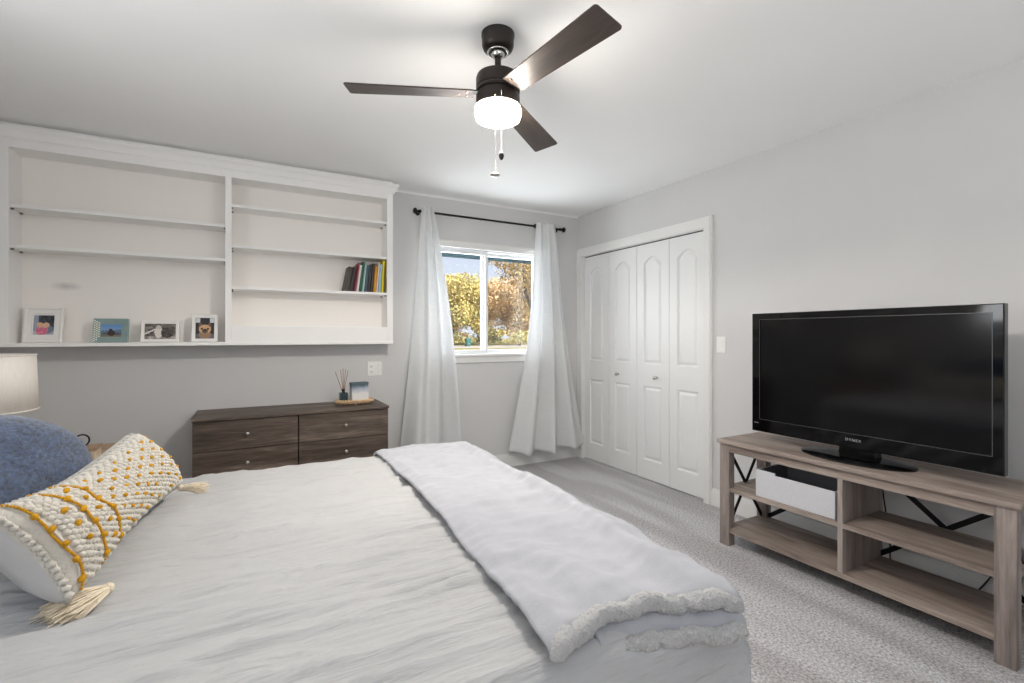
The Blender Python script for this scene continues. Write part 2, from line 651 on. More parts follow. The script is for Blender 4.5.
def arch_pts(y0, y1, z0, z1, rise, n=14):
    """outline of a panel whose top is a shallow cathedral arch with shoulders"""
    pts = [(y0, z0), (y1, z0), (y1, z1)]
    for i in range(1, n):
        a = i / n
        y = y1 + (y0 - y1) * a
        k = math.sin(PI * a)
        pts.append((y, z1 + rise * k))
    pts.append((y0, z1))
    return pts


def inset(pts, d):
    cy = sum(p[0] for p in pts) / len(pts)
    ys = [p[0] for p in pts]
    zs = [p[1] for p in pts]
    ya, yb, za, zb = min(ys), max(ys), min(zs), max(zs)
    out = []
    for y, z in pts:
        fy = (y - (ya + yb) / 2) / ((yb - ya) / 2)
        ny = (ya + yb) / 2 + fy * ((yb - ya) / 2 - d)
        nz = za + d + (z - za) * (zb - za - 2 * d) / (zb - za)
        out.append((ny, nz))
    return out


def leaf(bm, y0, y1):
    z0, z1 = 0.008, CZ - 0.016
    st = 0.078
    U = (y0 + st, y1 - st, 0.985, 1.845, 0.055)
    L = (y0 + st, y1 - st, 0.17, 0.80)
    # front skin with the two openings, built as strips
    x = DX0
    def quad(a):
        bm.faces.new([bm.verts.new((x, p[0], p[1])) for p in a])
    quad([(y0, z0), (U[0], z0), (U[0], z1), (y0, z1)])
    quad([(U[1], z0), (y1, z0), (y1, z1), (U[1], z1)])
    quad([(U[0], z0), (U[1], z0), (U[1], L[2]), (U[0], L[2])])
    quad([(U[0], L[3]), (U[1], L[3]), (U[1], U[2]), (U[0], U[2])])
    ap = arch_pts(*U)
    top = ap[2:]
    for p, q in zip(top, top[1:]):
        quad([p, q, (q[0], z1), (p[0], z1)])
    for pts in (ap, [(L[0], L[2]), (L[1], L[2]), (L[1], L[3]), (L[0], L[3])]):
        loops = []
        for d, dx in ((0, 0), (0.004, 0.003), (0.010, 0.011), (0.017, 0.012), (0.034, 0.0035), (0.037, 0.003)):
            loops.append([(x + dx, y, z) for y, z in inset(pts, d)])
        loft(bm, loops, False, True)
    # edges and back
    box(bm, x + 0.013, DX1, y0, y1, z0, z1)
    for a, c in (((y0, z0), (y0, z1)), ((y1, z0), (y1, z1)), ((y0, z0), (y1, z0)), ((y0, z1), (y1, z1))):
        bm.faces.new([bm.verts.new(p) for p in ((x, *a), (x, *c), (x + 0.014, *c), (x + 0.014, *a))])


mid = (CY0 + CY1) / 2
lw = (CY1 - CY0) / 4
for n, (ya, yb) in enumerate(((mid, CY1), (CY0, mid))):
    d = bpy.data.objects.new('door_%d' % (n + 1), None)
    C.objects.link(d)
    d.location = (DX0, (ya + yb) / 2, 0)
    d['kind'] = 'structure'
    ROOT[d] = Vector(d.location)
    for k in range(2):
        a, c = ya + k * lw + 0.003, ya + (k + 1) * lw - 0.002
        bm = nb()
        leaf(bm, a, c)
        obj('door_leaf', bm, M['door'], d)
    ky = mid + 0.235 if n == 0 else mid - 0.235
    bm = nb()
    lathe(bm, [(0.011, 0.001), (0.011, -0.004), (0.006, -0.007), (0.006, -0.016), (0.013, -0.022), (0.0165, -0.03), (0.013, -0.037),
               (0.004, -0.04)], (DX0, ky, 0.878), 20, 'X')
    obj('door_knob', bm, M['nickel'], d, smooth=60)
# dark strip above the doors, coloured as the track's shadow line
struct('track_shade', bx(XR + 0.024, XR + 0.06, CY0, CY1, CZ - 0.016, CZ - 0.008), M['gap'])


# ------------------------------------------------------------------ windows
def window(name, x0, x1, z0, z1, y, out, casing=0.062, turn=False):
    """two-light sliding window in a wall on y; 'out' = +1 when outdoors is towards +y"""
    s = out
    r = bpy.data.objects.new(name, None)
    C.objects.link(r)
    r.location = (y, (x0 + x1) / 2, z0) if turn else ((x0 + x1) / 2, y, z0)
    r['kind'] = 'structure'
    ROOT[r] = Vector(r.location)

    def bb(bm, xa, xb, ya, yb, za, zb):
        a, c = y + s * ya, y + s * yb
        if turn:
            box(bm, min(a, c), max(a, c), xa, xb, za, zb)
        else:
            box(bm, xa, xb, min(a, c), max(a, c), za, zb)
    bm = nb()
    c = casing
    bb(bm, x0 - c, x0, -0.018, 0, z0 + 0.002, z1)
    bb(bm, x1, x1 + c, -0.018, 0, z0 + 0.002, z1)
    bb(bm, x0 - c, x1 + c, -0.018, 0, z1, z1 + c - 0.008)
    bb(bm, x0 - c - 0.004, x1 + c + 0.004, -0.026, 0, z1 + c - 0.008, z1 + c + 0.006)
    obj('window_casing', bm, M['trim'], r)
    bm = nb()
    bb(bm, x0 - c - 0.01, x1 + c + 0.01, -0.036, 0.02, z0 - 0.018, z0 + 0.002)
    bb(bm, x0 - c, x1 + c, -0.016, 0, z0 - 0.075, z0 - 0.018)
    obj('window_sill', bm, M['trim'], r, bevel=0.003)
    bm = nb()
    f = 0.013
    bb(bm, x0, x0 + f, 0.015, 0.11, z0, z1)
    bb(bm, x1 - f, x1, 0.015, 0.11, z0, z1)
    bb(bm, x0 + f, x1 - f, 0.015, 0.11, z0, z0 + f)
    bb(bm, x0 + f, x1 - f, 0.015, 0.11, z1 - f, z1)
    obj('window_frame', bm, M['vinyl'], r)
    xm = (x0 + x1) / 2
    for k, (xa, xb, ya) in enumerate(((x0 + f, xm + 0.022, 0.03), (xm - 0.022, x1 - f, 0.066))):
        bm = nb()
        w = 0.026
        za, zb = z0 + f, z1 - f
        bb(bm, xa, xa + w, ya, ya + 0.034, za, zb)
        bb(bm, xb - w, xb, ya, ya + 0.034, za, zb)
        bb(bm, xa + w, xb - w, ya, ya + 0.034, za, za + w)
        bb(bm, xa + w, xb - w, ya, ya + 0.034, zb - w, zb)
        sash = obj('sash', bm, M['vinyl'], r)
        bm = nb()
        bb(bm, xa + w, xb - w, ya + 0.014, ya + 0.018, za + w, zb - w)
        obj('pane', bm, M['glass'], sash)
        if k == 0:
            bm = nb()
            bb(bm, xb - 0.022, xb - 0.008, ya - 0.012, ya, (za + zb) / 2 - 0.03, (za + zb) / 2 + 0.01)
            obj('latch', bm, M['nickel'], sash, bevel=0.002)
    return r


window('window_1', WX0, WX1, WZ0, WZ1, YB, 1, 0.05)
window('added_window_2', FX0, FX1, FZ0, FZ1, YF, -1)  # unseen window added behind the camera to let in fill light
window('window_3', LY0, LY1, LZ0, LZ1, XL, -1, turn=True)  # unseen window added for fill, set where the television screen reflects a glow

# ------------------------------------------------------------------ built-in bookcase
BX0, BX1, BYF, BZ0, BZ1 = -1.292, 1.014, 3.745, 1.166, 2.32
book = thing('bookcase', 'white built-in bookcase hung high on the grey wall above the dresser', 'bookcase', (BX0, YB, BZ0))
DVX0, DVX1 = -0.119, -0.081
b = nb()
box(b, BX0, -1.168, BYF, BYF + 0.02, BZ0, 2.40)                     # left stile
box(b, 0.968, BX1, BYF, BYF + 0.02, BZ0, 2.40)                      # right stile
box(b, DVX0, DVX1, BYF, BYF + 0.02, BZ0, 2.40)                      # middle stile
box(b, -1.168, DVX0, BYF, BYF + 0.02, 2.297, 2.40)                  # top rails
box(b, DVX1, 0.968, BYF, BYF + 0.02, 2.297, 2.40)
box(b, DVX1, 0.968, BYF, BYF + 0.02, BZ0, 1.296)                    # deep apron under the right bay
obj('face_frame', b, M['cab'], book, bevel=0.0015)
for xa, xb in ((BX0, -1.172), (0.972, BX1)):
    obj('side_panel', bx(xa, xb, BYF + 0.02, YB - 0.001, BZ0, 2.40), M['cab'], book)
obj('divider', bx(DVX0 + 0.008, DVX1 - 0.008, BYF + 0.02, YB - 0.008, BZ0 + 0.02, 2.40), M['cab'], book)
obj('top_panel', bx(-1.172, 0.972, BYF + 0.02, YB - 0.001, 2.30, 2.32), M['cab'], book)
b = nb()
box(b, BX0, BX1, BYF - 0.008, YB - 0.001, BZ0 - 0.002, BZ0 + 0.02)
obj('bottom_panel', b, M['cab'], book, bevel=0.002)
obj('bay_floor', bx(DVX1 - 0.008, 0.972, BYF + 0.02, YB - 0.001, 1.276, 1.294), M['cab'], book)
b = nb()
box(b, -1.172, 0.972, YB - 0.008, YB - 0.001, BZ0 + 0.02, 2.30)
# (the back panel keeps world-sized coordinates so that its scuff stays where it is)
bp = obj('back_panel', b, M['cab_back'])
bp.parent = book
bp.location = -Vector(book.location)
# crown moulding
prof = [(0.0, 2.338), (0.006, 2.338), (0.008, 2.346), (0.014, 2.35), (0.016, 2.362), (0.026, 2.376), (0.032, 2.39), (0.038, 2.394),
        (0.04, 2.412), (0.0, 2.412)]
rows = []
for k, (d, z) in enumerate(prof):
    rows.append([(BX0, BYF - d, z), (BX1 + d, BYF - d, z), (BX1 + d, YB - 0.001, z)])
b = nb()
vr = [[b.verts.new(p) for p in r] for r in rows]
for p, q in zip(vr, vr[1:]):
    for i in range(2):
        b.faces.new((p[i], p[i + 1], q[i + 1], q[i]))
obj('crown_moulding', b, M['cab'], book, smooth=35)
obj('scribe_strip', bx(BX0, BX1, BYF + 0.01, BYF + 0.02, 2.40, H - 0.001), M['cab'], book)
# loose shelves on metal pins
for x0, x1, z in ((-1.17, DVX0 + 0.006, 1.978), (-1.17, DVX0 + 0.006, 1.748), (DVX1 - 0.006, 0.97, 2.122), (DVX1 - 0.006, 0.97, 1.846),
                  (DVX1 - 0.006, 0.97, 1.565)):
    sh = obj('shelf', bx(x0, x1, BYF + 0.012, YB - 0.009, z - 0.019, z), M['cab'], book, bevel=0.002)
    for px in (x0 + 0.001, x1 - 0.001):
        for py in (BYF + 0.035, YB - 0.04):
            s = 1 if px == x0 + 0.001 else -1
            bm = nb()
            box(bm, min(px, px + s * 0.012), max(px, px + s * 0.012), py - 0.007, py + 0.007, z - 0.028, z - 0.019)
            obj('shelf_pin', bm, M['slot'], sh)


# ------------------------------------------------------------------ photographs in frames
def print_grid(w, h, fn, nx, ny, z=0.0):
    """a flat photographic print: coloured cells of a picture plane (local x across, z up)"""
    me = bpy.data.meshes.new('photo')
    vs, fs = [], []
    for j in range(ny + 1):
        for i in range(nx + 1):
            vs.append((-w / 2 + w * i / nx, z, h * j / ny - h / 2))
    cols = []
    for j in range(ny):
        for i in range(nx):
            a = j * (nx + 1) + i
            fs.append((a, a + 1, a + nx + 2, a + nx + 1))
            c = rgb(*fn((i + 0.5) / nx, (j + 0.5) / ny))
            cols += [c] * 4
    me.from_pydata(vs, [], fs)
    at = me.color_attributes.new('print', 'FLOAT_COLOR', 'CORNER')
    for k, c in enumerate(cols):
        at.data[k].color = c
    me.materials.append(M['print'])
    return me


def blob(u, v, cu, cv, ru, rv):
    return ((u - cu) / ru) ** 2 + ((v - cv) / rv) ** 2 < 1


def pic_child(u, v):
    n = fbm((u * 6, v * 6, 1.0))
    c = (70 + 20 * n, 72 + 20 * n, 80 + 20 * n)
    if u < 0.25:
        c = (150, 160, 178)
    if v < 0.2:
        c = (186, 188, 196)
    if blob(u, v, 0.70, 0.28, 0.28, 0.22):
        c = (120, 130, 150)
    if blob(u, v, 0.42, 0.22, 0.30, 0.22):
        c = (206, 112, 140) if n > -0.2 else (226, 140, 160)
    if blob(u, v, 0.32, 0.52, 0.16, 0.13):
        c = (218, 176, 140)
    if blob(u, v, 0.62, 0.50, 0.17, 0.13):
        c = (222, 182, 150)
    return c


def pic_lake(u, v):
    n = fbm((u * 7, v * 3, 4.0))
    c = (92 + 70 * (1 - v), 140 + 40 * (1 - v), 198)
    if v < 0.52 + 0.18 * n:
        c = (96, 118, 142)
    if v < 0.36:
        c = (80 + 40 * n, 96 + 40 * n, 106)
    if v < 0.15:
        c = (128, 112, 92)
    if blob(u, v, 0.5, 0.30, 0.2, 0.22) or blob(u, v, 0.46, 0.55, 0.09, 0.12):
        c = (62, 48, 46)
    return c


def pic_mono(u, v):
    n = fbm((u * 8, v * 6, 9.0))
    g = 96 + 60 * n
    if v < 0.2:
        g = 150 + 50 * n
    if abs(v - 0.35 - u * 0.9) < 0.05 and u < 0.5:
        g = 210
    if blob(u, v, 0.44, 0.45, 0.13, 0.38):
        g = 212
    if blob(u, v, 0.44, 0.78, 0.09, 0.14):
        g = 190
    if blob(u, v, 0.72, 0.42, 0.2, 0.34):
        g = 60 + 40 * n
    return (g + 6, g, g - 6)


def pic_dog(u, v):
    c = (48, 46, 50)
    if v > 0.78 and (u < 0.22 or u > 0.78):
        c = (206, 212, 214)
    if v < 0.22:
        c = (98, 100, 112)
    if blob(u, v, 0.5, 0.2, 0.34, 0.22):
        c = (150, 120, 92)
    if blob(u, v, 0.24, 0.66, 0.09, 0.14) or blob(u, v, 0.76, 0.66, 0.09, 0.14):
        c = (120, 90, 70)
    if blob(u, v, 0.5, 0.46, 0.34, 0.22):
        c = (206, 168, 124)
    if blob(u, v, 0.5, 0.36, 0.17, 0.11):
        c = (96, 76, 66)
    if blob(u, v, 0.33, 0.48, 0.06, 0.05) or blob(u, v, 0.67, 0.48, 0.06, 0.05):
        c = (38, 30, 28)
    if blob(u, v, 0.5, 0.40, 0.06, 0.04):
        c = (26, 22, 22)
    return c


def photo_frame(name, label, cx, y, w, h, border, pw, ph, m, pic, nx, ny, turn=0.0, lean=9.0, depth=0.02, mount=None, step=False, dots=False):
    zb = BZ0 + 0.0205
    o = thing(name, label, 'photo frame', (cx, y, zb), (-R(lean), 0, R(turn)), 'photo frames on the bookcase bottom')
    b = nb()

    def ring(x0, x1, z0, z1, yy):
        return [(x0, yy, z0), (x1, yy, z0), (x1, yy, z1), (x0, yy, z1)]
    s = w / 2
    lo = [ring(-s, s, 0, h, depth / 2), ring(-s, s, 0, h, -depth / 2 + 0.002), ring(-s + 0.003, s - 0.003, 0.003, h - 0.003, -depth / 2)]
    if step:
        q = border * 0.3
        lo += [ring(-s + q, s - q, q, h - q, -depth / 2), ring(-s + q + 0.003, s - q - 0.003, q + 0.003, h - q - 0.003, -depth / 2 + 0.004)]
    lo += [ring(-s + border, s - border, border, h - border, -depth / 2 + (0.004 if not dots else 0.008)),
           ring(-s + border, s - border, border, h - border, depth / 2 - 0.004)]
    loft(b, lo, True, True)
    obj('frame', b, m, o, local=True, smooth=25)
    if mount:
        b = nb()
        box(b, -s + border, s - border, depth / 2 - 0.009, depth / 2 - 0.006, border, h - border)
        obj('mount', b, mount, o, local=True)
    pm = print_grid(pw, ph, pic, nx, ny)
    p = bpy.data.objects.new('photo', pm)
    C.objects.link(p)
    p.parent = o
    p.location = (0, depth / 2 - 0.0095, h / 2)
    if dots:
        b = nb()
        n = 0
        for i in range(3):
            for j in range(11):
                xx = -s + 0.0065 + i * 0.0105
                zz = 0.010 + j * 0.0140 + (0.007 if i % 2 else 0)
                t = (xx + s) / border
                if zz > xx + s - 0.002 and zz < h - (xx + s) + 0.002:
                    lathe(b, [(0.0046, 0.0), (0.0046, -0.0024)], (xx, -depth / 2 - 0.0002 + 0.008 * t, zz), 8, 'Y')
        obj('dots', b, M['dot'], o, local=True, label='pale dots on the left border')
    b = nb()
    loft(b, [[(-0.02, depth / 2, h * 0.72), (0.02, depth / 2, h * 0.72), (0.02, depth / 2 + 0.003, h * 0.72), (-0.02, depth / 2 + 0.003, h * 0.72)],
             [(-0.03, 0.055, 0.0115), (0.03, 0.055, 0.0115), (0.03, 0.058, 0.0115), (-0.03, 0.058, 0.0115)]])
    obj('easel_back', b, M['mount_dark'], o, local=True)
    return o


photo_frame('photo_frame', 'white photo frame with wide mount holding a picture of two children, one in pink', -1.052, 3.835, 0.180, 0.214, 0.038,
            0.094, 0.118, M['white_frame'], pic_child, 30, 36, turn=-6, mount=M['mount'], step=True)
photo_frame('photo_frame', 'teal photo frame with pale dots along one side, holding a blue lake picture', -0.735, 3.835, 0.174, 0.150, 0.036,
            0.104, 0.078, M['teal'], pic_lake, 34, 26, dots=True, turn=-3)
photo_frame('photo_frame', 'low wide white photo frame holding a black and white picture', -0.485, 3.835, 0.205, 0.140, 0.019,
            0.165, 0.100, M['white_frame'], pic_mono, 40, 26, turn=-3, mount=M['mount_dark'])
photo_frame('photo_frame', 'upright white photo frame holding a portrait of a tan dog', -0.24, 3.835, 0.152, 0.187, 0.022,
            0.104, 0.14, M['white_frame'], pic_dog, 30, 40, turn=-2, mount=M['mount_dark'])

# ------------------------------------------------------------------ books on the lowest loose shelf of the right bay
BK = [  # label, colour, spine, height, depth, lean degrees, rounded top
    ('thick brown-grey book with a rounded spine, first of the row from the window-less end', (78, 72, 66), 0.036, 0.186, 0.13, 13),
    ('dark grey book between the thick brown-grey book and the thin maroon one', (64, 60, 58), 0.026, 0.186, 0.13, 12),
    ('thin maroon book in the shelf row', (96, 34, 54), 0.014, 0.205, 0.13, 11),
    ('thin dusty pink book beside the white one on the shelf', (168, 88, 100), 0.013, 0.225, 0.14, 11),
    ('white book beside the thin pink one on the shelf', (226, 222, 216), 0.020, 0.205, 0.14, 10),
    ('deep green tall book in the middle of the shelf row', (46, 96, 80), 0.024, 0.232, 0.14, 9),
    ('pale mint book between the deep green one and the slate blue one', (170, 196, 188), 0.018, 0.212, 0.14, 8),
    ('slate blue book beside the pale mint one', (84, 104, 118), 0.020, 0.208, 0.13, 8),
    ('charcoal book beside the dark brown one on the shelf', (60, 60, 62), 0.026, 0.212, 0.14, 7),
    ('dark brown book standing beside the orange one', (72, 60, 52), 0.024, 0.222, 0.14, 7),
    ('orange book in the shelf row', (216, 146, 44), 0.024, 0.205, 0.13, 6),
    ('thin ivory book between the orange and the light blue one', (228, 220, 206), 0.014, 0.236, 0.14, 6),
    ('light blue book beside the yellow one on the shelf', (158, 190, 206), 0.026, 0.222, 0.14, 5),
    ('bright yellow tall book, last of the shelf row beside the bookcase side', (222, 200, 30), 0.022, 0.252, 0.15, 4),
]
BK[0] = ('thick brown-grey book with a rounded spine, at the open end of the shelf row',) + BK[0][1:]
bx_x = 0.962
for lab, col, th, h, dp, ln in reversed(BK):
    ln, th = ln * 0.78, th * 0.93
    lr = R(ln)
    wx = th * math.cos(lr)
    # the book leans so that its top is towards +x; it pivots on its lower right edge
    x1 = bx_x - (h * math.sin(lr) if bx_x == 0.962 else 0)
    o = thing('book', lab, 'book', (x1, BYF + 0.028, 1.5655), (0, lr, 0), 'books on the shelf beside the window')
    cm = mat('book_cover', rgb(*col), 0.55, var=0.12, vscale=40, stretch=(1, 1, 0.4))
    b = nb()
    prof = [(-th, 0.012), (-th * 0.85, 0.003), (-th * 0.5, 0.0), (-th * 0.15, 0.003), (0, 0.012), (0, dp), (-0.0022, dp), (-0.0022, 0.014),
            (-th + 0.0022, 0.014), (-th + 0.0022, dp), (-th, dp)]
    loft(b, [[(x, y, z) for x, y in prof] for z in (0, h)])
    obj('cover', b, cm, o, local=True)
    b = nb()
    box(b, -th + 0.0024, -0.0024, 0.015, dp - 0.004, 0.004, h - 0.004)
    obj('pages', b, M['paper'], o, local=True)
    # lift by the sine so the lower left edge stays on the shelf
    o.location.z += 0.0002
    bx_x = x1 - th / math.cos(lr) - 0.0006

# ------------------------------------------------------------------ dresser
DX, DXE, DY, DZ = -0.29, 0.922, 3.52, 0.716
dr = thing('dresser', 'dark grey-brown wood dresser with round silver knobs under the bookcase', 'dresser', ((DX + DXE) / 2, 3.72, 0))
b = nb()
box(b, DX + 0.004, DX + 0.022, DY + 0.02, YB - 0.018, 0.0, DZ - 0.02)
box(b, DXE - 0.022, DXE - 0.004, DY + 0.02, YB - 0.018, 0.0, DZ - 0.02)
box(b, DX + 0.022, DXE - 0.022, DY + 0.06, YB - 0.018, 0.0, 0.08)
box(b, DX + 0.022, DXE - 0.022, YB - 0.026, YB - 0.018, 0.08, DZ - 0.02)
obj('carcass', b, M['dresser'], dr)
obj('gap_shade', bx(DX + 0.022, DXE - 0.022, DY + 0.024, DY + 0.03, 0.08, DZ - 0.02), M['dresser_dark'], dr)  # dark sheet behind the drawers, colouring their gaps as shadow
obj('top', bx(DX, DXE, DY - 0.012, YB - 0.016, DZ - 0.02, DZ), M['dresser'], dr, bevel=0.002)
rowz = [(0.507, 0.692), (0.313, 0.502), (0.085, 0.308)]
for (xa, xb) in ((DX + 0.004, 0.3105), (0.3155, DXE - 0.004)):
    for (za, zb) in rowz:
        dw = obj('drawer', bx(xa + 0.001, xb - 0.001, DY, DY + 0.02, za, zb), M['dresser'], dr, bevel=0.0015)
        bm = nb()
        kz = {0.507: 0.602, 0.313: 0.418}.get(za, (za + zb) / 2)
        lathe(bm, [(0.005, 0.0), (0.005, -0.012), (0.012, -0.016), (0.0135, -0.022), (0.011, -0.027), (0.003, -0.029)],
              ((xa + xb) / 2, DY, kz), 18, 'Y')
        obj('knob', bm, M['nickel'], dw, smooth=60)

# reed diffuser, tray and boxed candle on the dresser
TX, TY = 0.713, 3.70
tr = thing('tray', 'oval pale wooden tray with a beaded rim on the dresser top', 'tray', (TX, TY, DZ))
b = nb()
lathe(b, [(0.001, 0.012), (1.0, 0.012), (1.0, 0.029), (0.001, 0.029)], (0, 0, 0), 40, caps=False)
for v in b.verts:
    v.co.x = TX + v.co.x * 0.132
    v.co.y = TY + v.co.y * 0.062
    v.co.z += DZ
obj('tray_base', b, M['tray'], tr)
b = nb()
for k in range(44):
    a = 2 * PI * k / 44
    ball(b, (TX + 0.134 * math.cos(a), TY + 0.064 * math.sin(a), DZ + 0.028), 0.0098, 1, (1, 1, 1.6))
obj('beaded_rim', b, M['tray'], tr, smooth=180)
for k in range(3):
    a = -PI / 2 + 2 * PI * k / 3
    b = nb()
    ball(b, (TX + 0.07 * math.cos(a), TY + 0.04 * math.sin(a), DZ + 0.0065), 0.0065, 2)
    obj('foot', b, M['plate'], tr, smooth=180)
BTX, BTY, BTZ = 0.632, 3.695, DZ + 0.0295
bo = thing('reed_diffuser', 'square dark glass reed diffuser bottle with brown reeds, on the wooden tray', 'reed diffuser', (BTX, BTY, BTZ))
b = nb()
sq = lambda s, z: [(BTX + i * s, BTY + j * s, BTZ + z) for i, j in ((-1, -1), (1, -1), (1, 1), (-1, 1))]
loft(b, [sq(0.026, 0), sq(0.028, 0.003), sq(0.028, 0.062), sq(0.02, 0.065), sq(0.012, 0.066)])
obj('bottle', b, M['smoke_glass'], bo, bevel=0.003)
b = nb()
lathe(b, [(0.011, 0.064), (0.011, 0.082), (0.013, 0.082), (0.013, 0.09), (0.008, 0.09)], (BTX, BTY, BTZ), 16)
obj('neck', b, M['gap'], bo, smooth=40)
for ax, ay in ((-0.055, 0.01), (-0.022, -0.015), (0.0, 0.012), (0.012, -0.02), (0.034, 0.006)):
    b = nb()
    tube(b, [(BTX - ax * 0.08, BTY - ay * 0.08, BTZ + 0.03), (BTX + ax, BTY + ay, BTZ + 0.24 - abs(ax) * 0.4)], 0.0021, 6)
    obj('reed', b, M['reed'], bo)
# ombre box: the printed fade from slate to white is the box's own print
mo = bpy.data.materials.new('ombre_card')
mo.use_nodes = True
t_ = mo.node_tree
co_ = nd(t_, 'ShaderNodeTexCoord')
sp_ = nd(t_, 'ShaderNodeSeparateXYZ')
nz_ = nd(t_, 'ShaderNodeTexNoise')
nz_.inputs['Scale'].default_value = 30
ma_ = nd(t_, 'ShaderNodeMath', operation='MULTIPLY_ADD')
ma_.inputs[1].default_value = 0.03
rp_ = nd(t_, 'ShaderNodeValToRGB')
e_ = rp_.color_ramp.elements
e_[0].position, e_[0].color = 0.065, rgb(226, 226, 224)
e_[1].position, e_[1].color = 0.128, rgb(74, 96, 104)
q_ = e_.new(0.098)
q_.color = rgb(178, 186, 200)
t_.links.new(co_.outputs['Object'], sp_.inputs[0])
t_.links.new(co_.outputs['Object'], nz_.inputs['Vector'])
t_.links.new(nz_.outputs['Fac'], ma_.inputs[0])
t_.links.new(sp_.outputs['Z'], ma_.inputs[2])
t_.links.new(ma_.outputs[0], rp_.inputs[0])
t_.links.new(rp_.outputs[0], t_.nodes['Principled BSDF'].inputs['Base Color'])
ob = thing('gift_box', 'slate and white ombre cardboard box behind the diffuser bottle on the tray', 'box', (0.748, 3.712, BTZ), (0, 0, R(8)))
b = nb()
box(b, -0.062, 0.062, -0.03, 0.03, 0, 0.13)
obj('carton', b, mo, ob, local=True, bevel=0.0015)
b = nb()
box(b, -0.063, 0.063, -0.031, 0.031, 0.122, 0.133)
obj('lid', b, mat('slate_card', rgb(84, 104, 110), 0.6), ob, local=True, label='slate lid')

# ------------------------------------------------------------------ wall plates
po = thing('wall_outlet', 'white double wall plate with socket and switch above the dresser', 'wall outlet', (0.918, YB, 0.962))
obj('plate', bx(0.860, 0.976, YB - 0.007, YB, 0.904, 1.02), M['plate'], po, bevel=0.003)
for zz in (0.94, 0.983):
    b = nb()
    lathe(b, [(0.0165, 0.001), (0.0165, -0.0095), (0.015, -0.0105)], (0.892, YB, zz), 20, 'Y')
    s = obj('socket', b, M['plate'], po, smooth=40)
    b = nb()
    for dx in (-0.006, 0.006):
        box(b, 0.892 + dx - 0.0015, 0.892 + dx + 0.0015, YB - 0.0112, YB - 0.0104, zz - 0.003, zz + 0.006)
    lathe(b, [(0.0025, -0.0104), (0.0025, -0.0112)], (0.892, YB, zz - 0.008), 10, 'Y')
    obj('slots', b, M['slot'], s)
obj('toggle', bx(0.942, 0.95, YB - 0.016, YB - 0.006, 0.954, 0.972), M['plate'], po, bevel=0.001)
for zz in (0.935, 0.989):
    b = nb()
    lathe(b, [(0.003, -0.0068), (0.003, -0.0078)], (0.946, YB, zz), 10, 'Y')
    obj('screw', b, M['slot'], po)

po = thing('light_switch', 'white rocker light switch on the grey wall beside the closet', 'light switch', (XR, 2.259, 1.163))
obj('plate', bx(XR - 0.006, XR, 2.222, 2.296, 1.105, 1.222), M['plate'], po, bevel=0.003)
b = nb()
loft(b, [[(XR - 0.005, 2.241, 1.13), (XR - 0.005, 2.277, 1.13), (XR - 0.005, 2.277, 1.197), (XR - 0.005, 2.241, 1.197)],
         [(XR - 0.008, 2.243, 1.132), (XR - 0.008, 2.275, 1.132), (XR - 0.012, 2.275, 1.195), (XR - 0.012, 2.243, 1.195)]])
obj('rocker', b, M['plate'], po)

# ------------------------------------------------------------------ curtain rod and curtains
RY, RZ = 3.868, 2.268
rd = thing('curtain_rod', 'black curtain rod with round end knobs above the window', 'curtain rod', (1.97, RY, RZ))
b = nb()
tube(b, [(1.265, RY, RZ), (2.70, RY, RZ)], 0.0095, 14)
obj('pole', b, M['black_metal'], rd, smooth=60)
b = nb()
torus(b, (2.405, RY, RZ), 0.017, 0.0045, (1, 0.3, 0), 20, 8)
obj('ring', b, M['black_metal'], rd, smooth=180)
for x, s in ((1.265, -1), (2.70, 1)):
    b = nb()
    lathe(b, [(0.013, 0.004), (0.013, -0.004), (0.008, -0.008), (0.008, -0.014), (0.016, -0.018), (0.024, -0.028), (0.025, -0.036), (0.02, -0.045),
              (0.01, -0.05), (0.002, -0.051)] if s < 0 else
          [(0.013, -0.004), (0.013, 0.004), (0.008, 0.008), (0.008, 0.014), (0.016, 0.018), (0.024, 0.028), (0.025, 0.036), (0.02, 0.045),
           (0.01, 0.05), (0.002, 0.051)], (x, RY, RZ), 20, 'X')
    obj('finial', b, M['black_metal'], rd, smooth=60)
    b = nb()
    xb = x - s * 0.012
    tube(b, [(xb, RY, RZ), (xb, RY + 0.03, RZ), (xb, YB - 0.004, RZ)], 0.006, 10)
    lathe(b, [(0.02, -0.006), (0.02, -0.0005)], (xb, YB, RZ), 16, 'Y')
    torus(b, (xb, RY, RZ), 0.012, 0.003, (1, 0, 0), 16, 6)
    obj('bracket', b, M['black_metal'], rd, smooth=40)


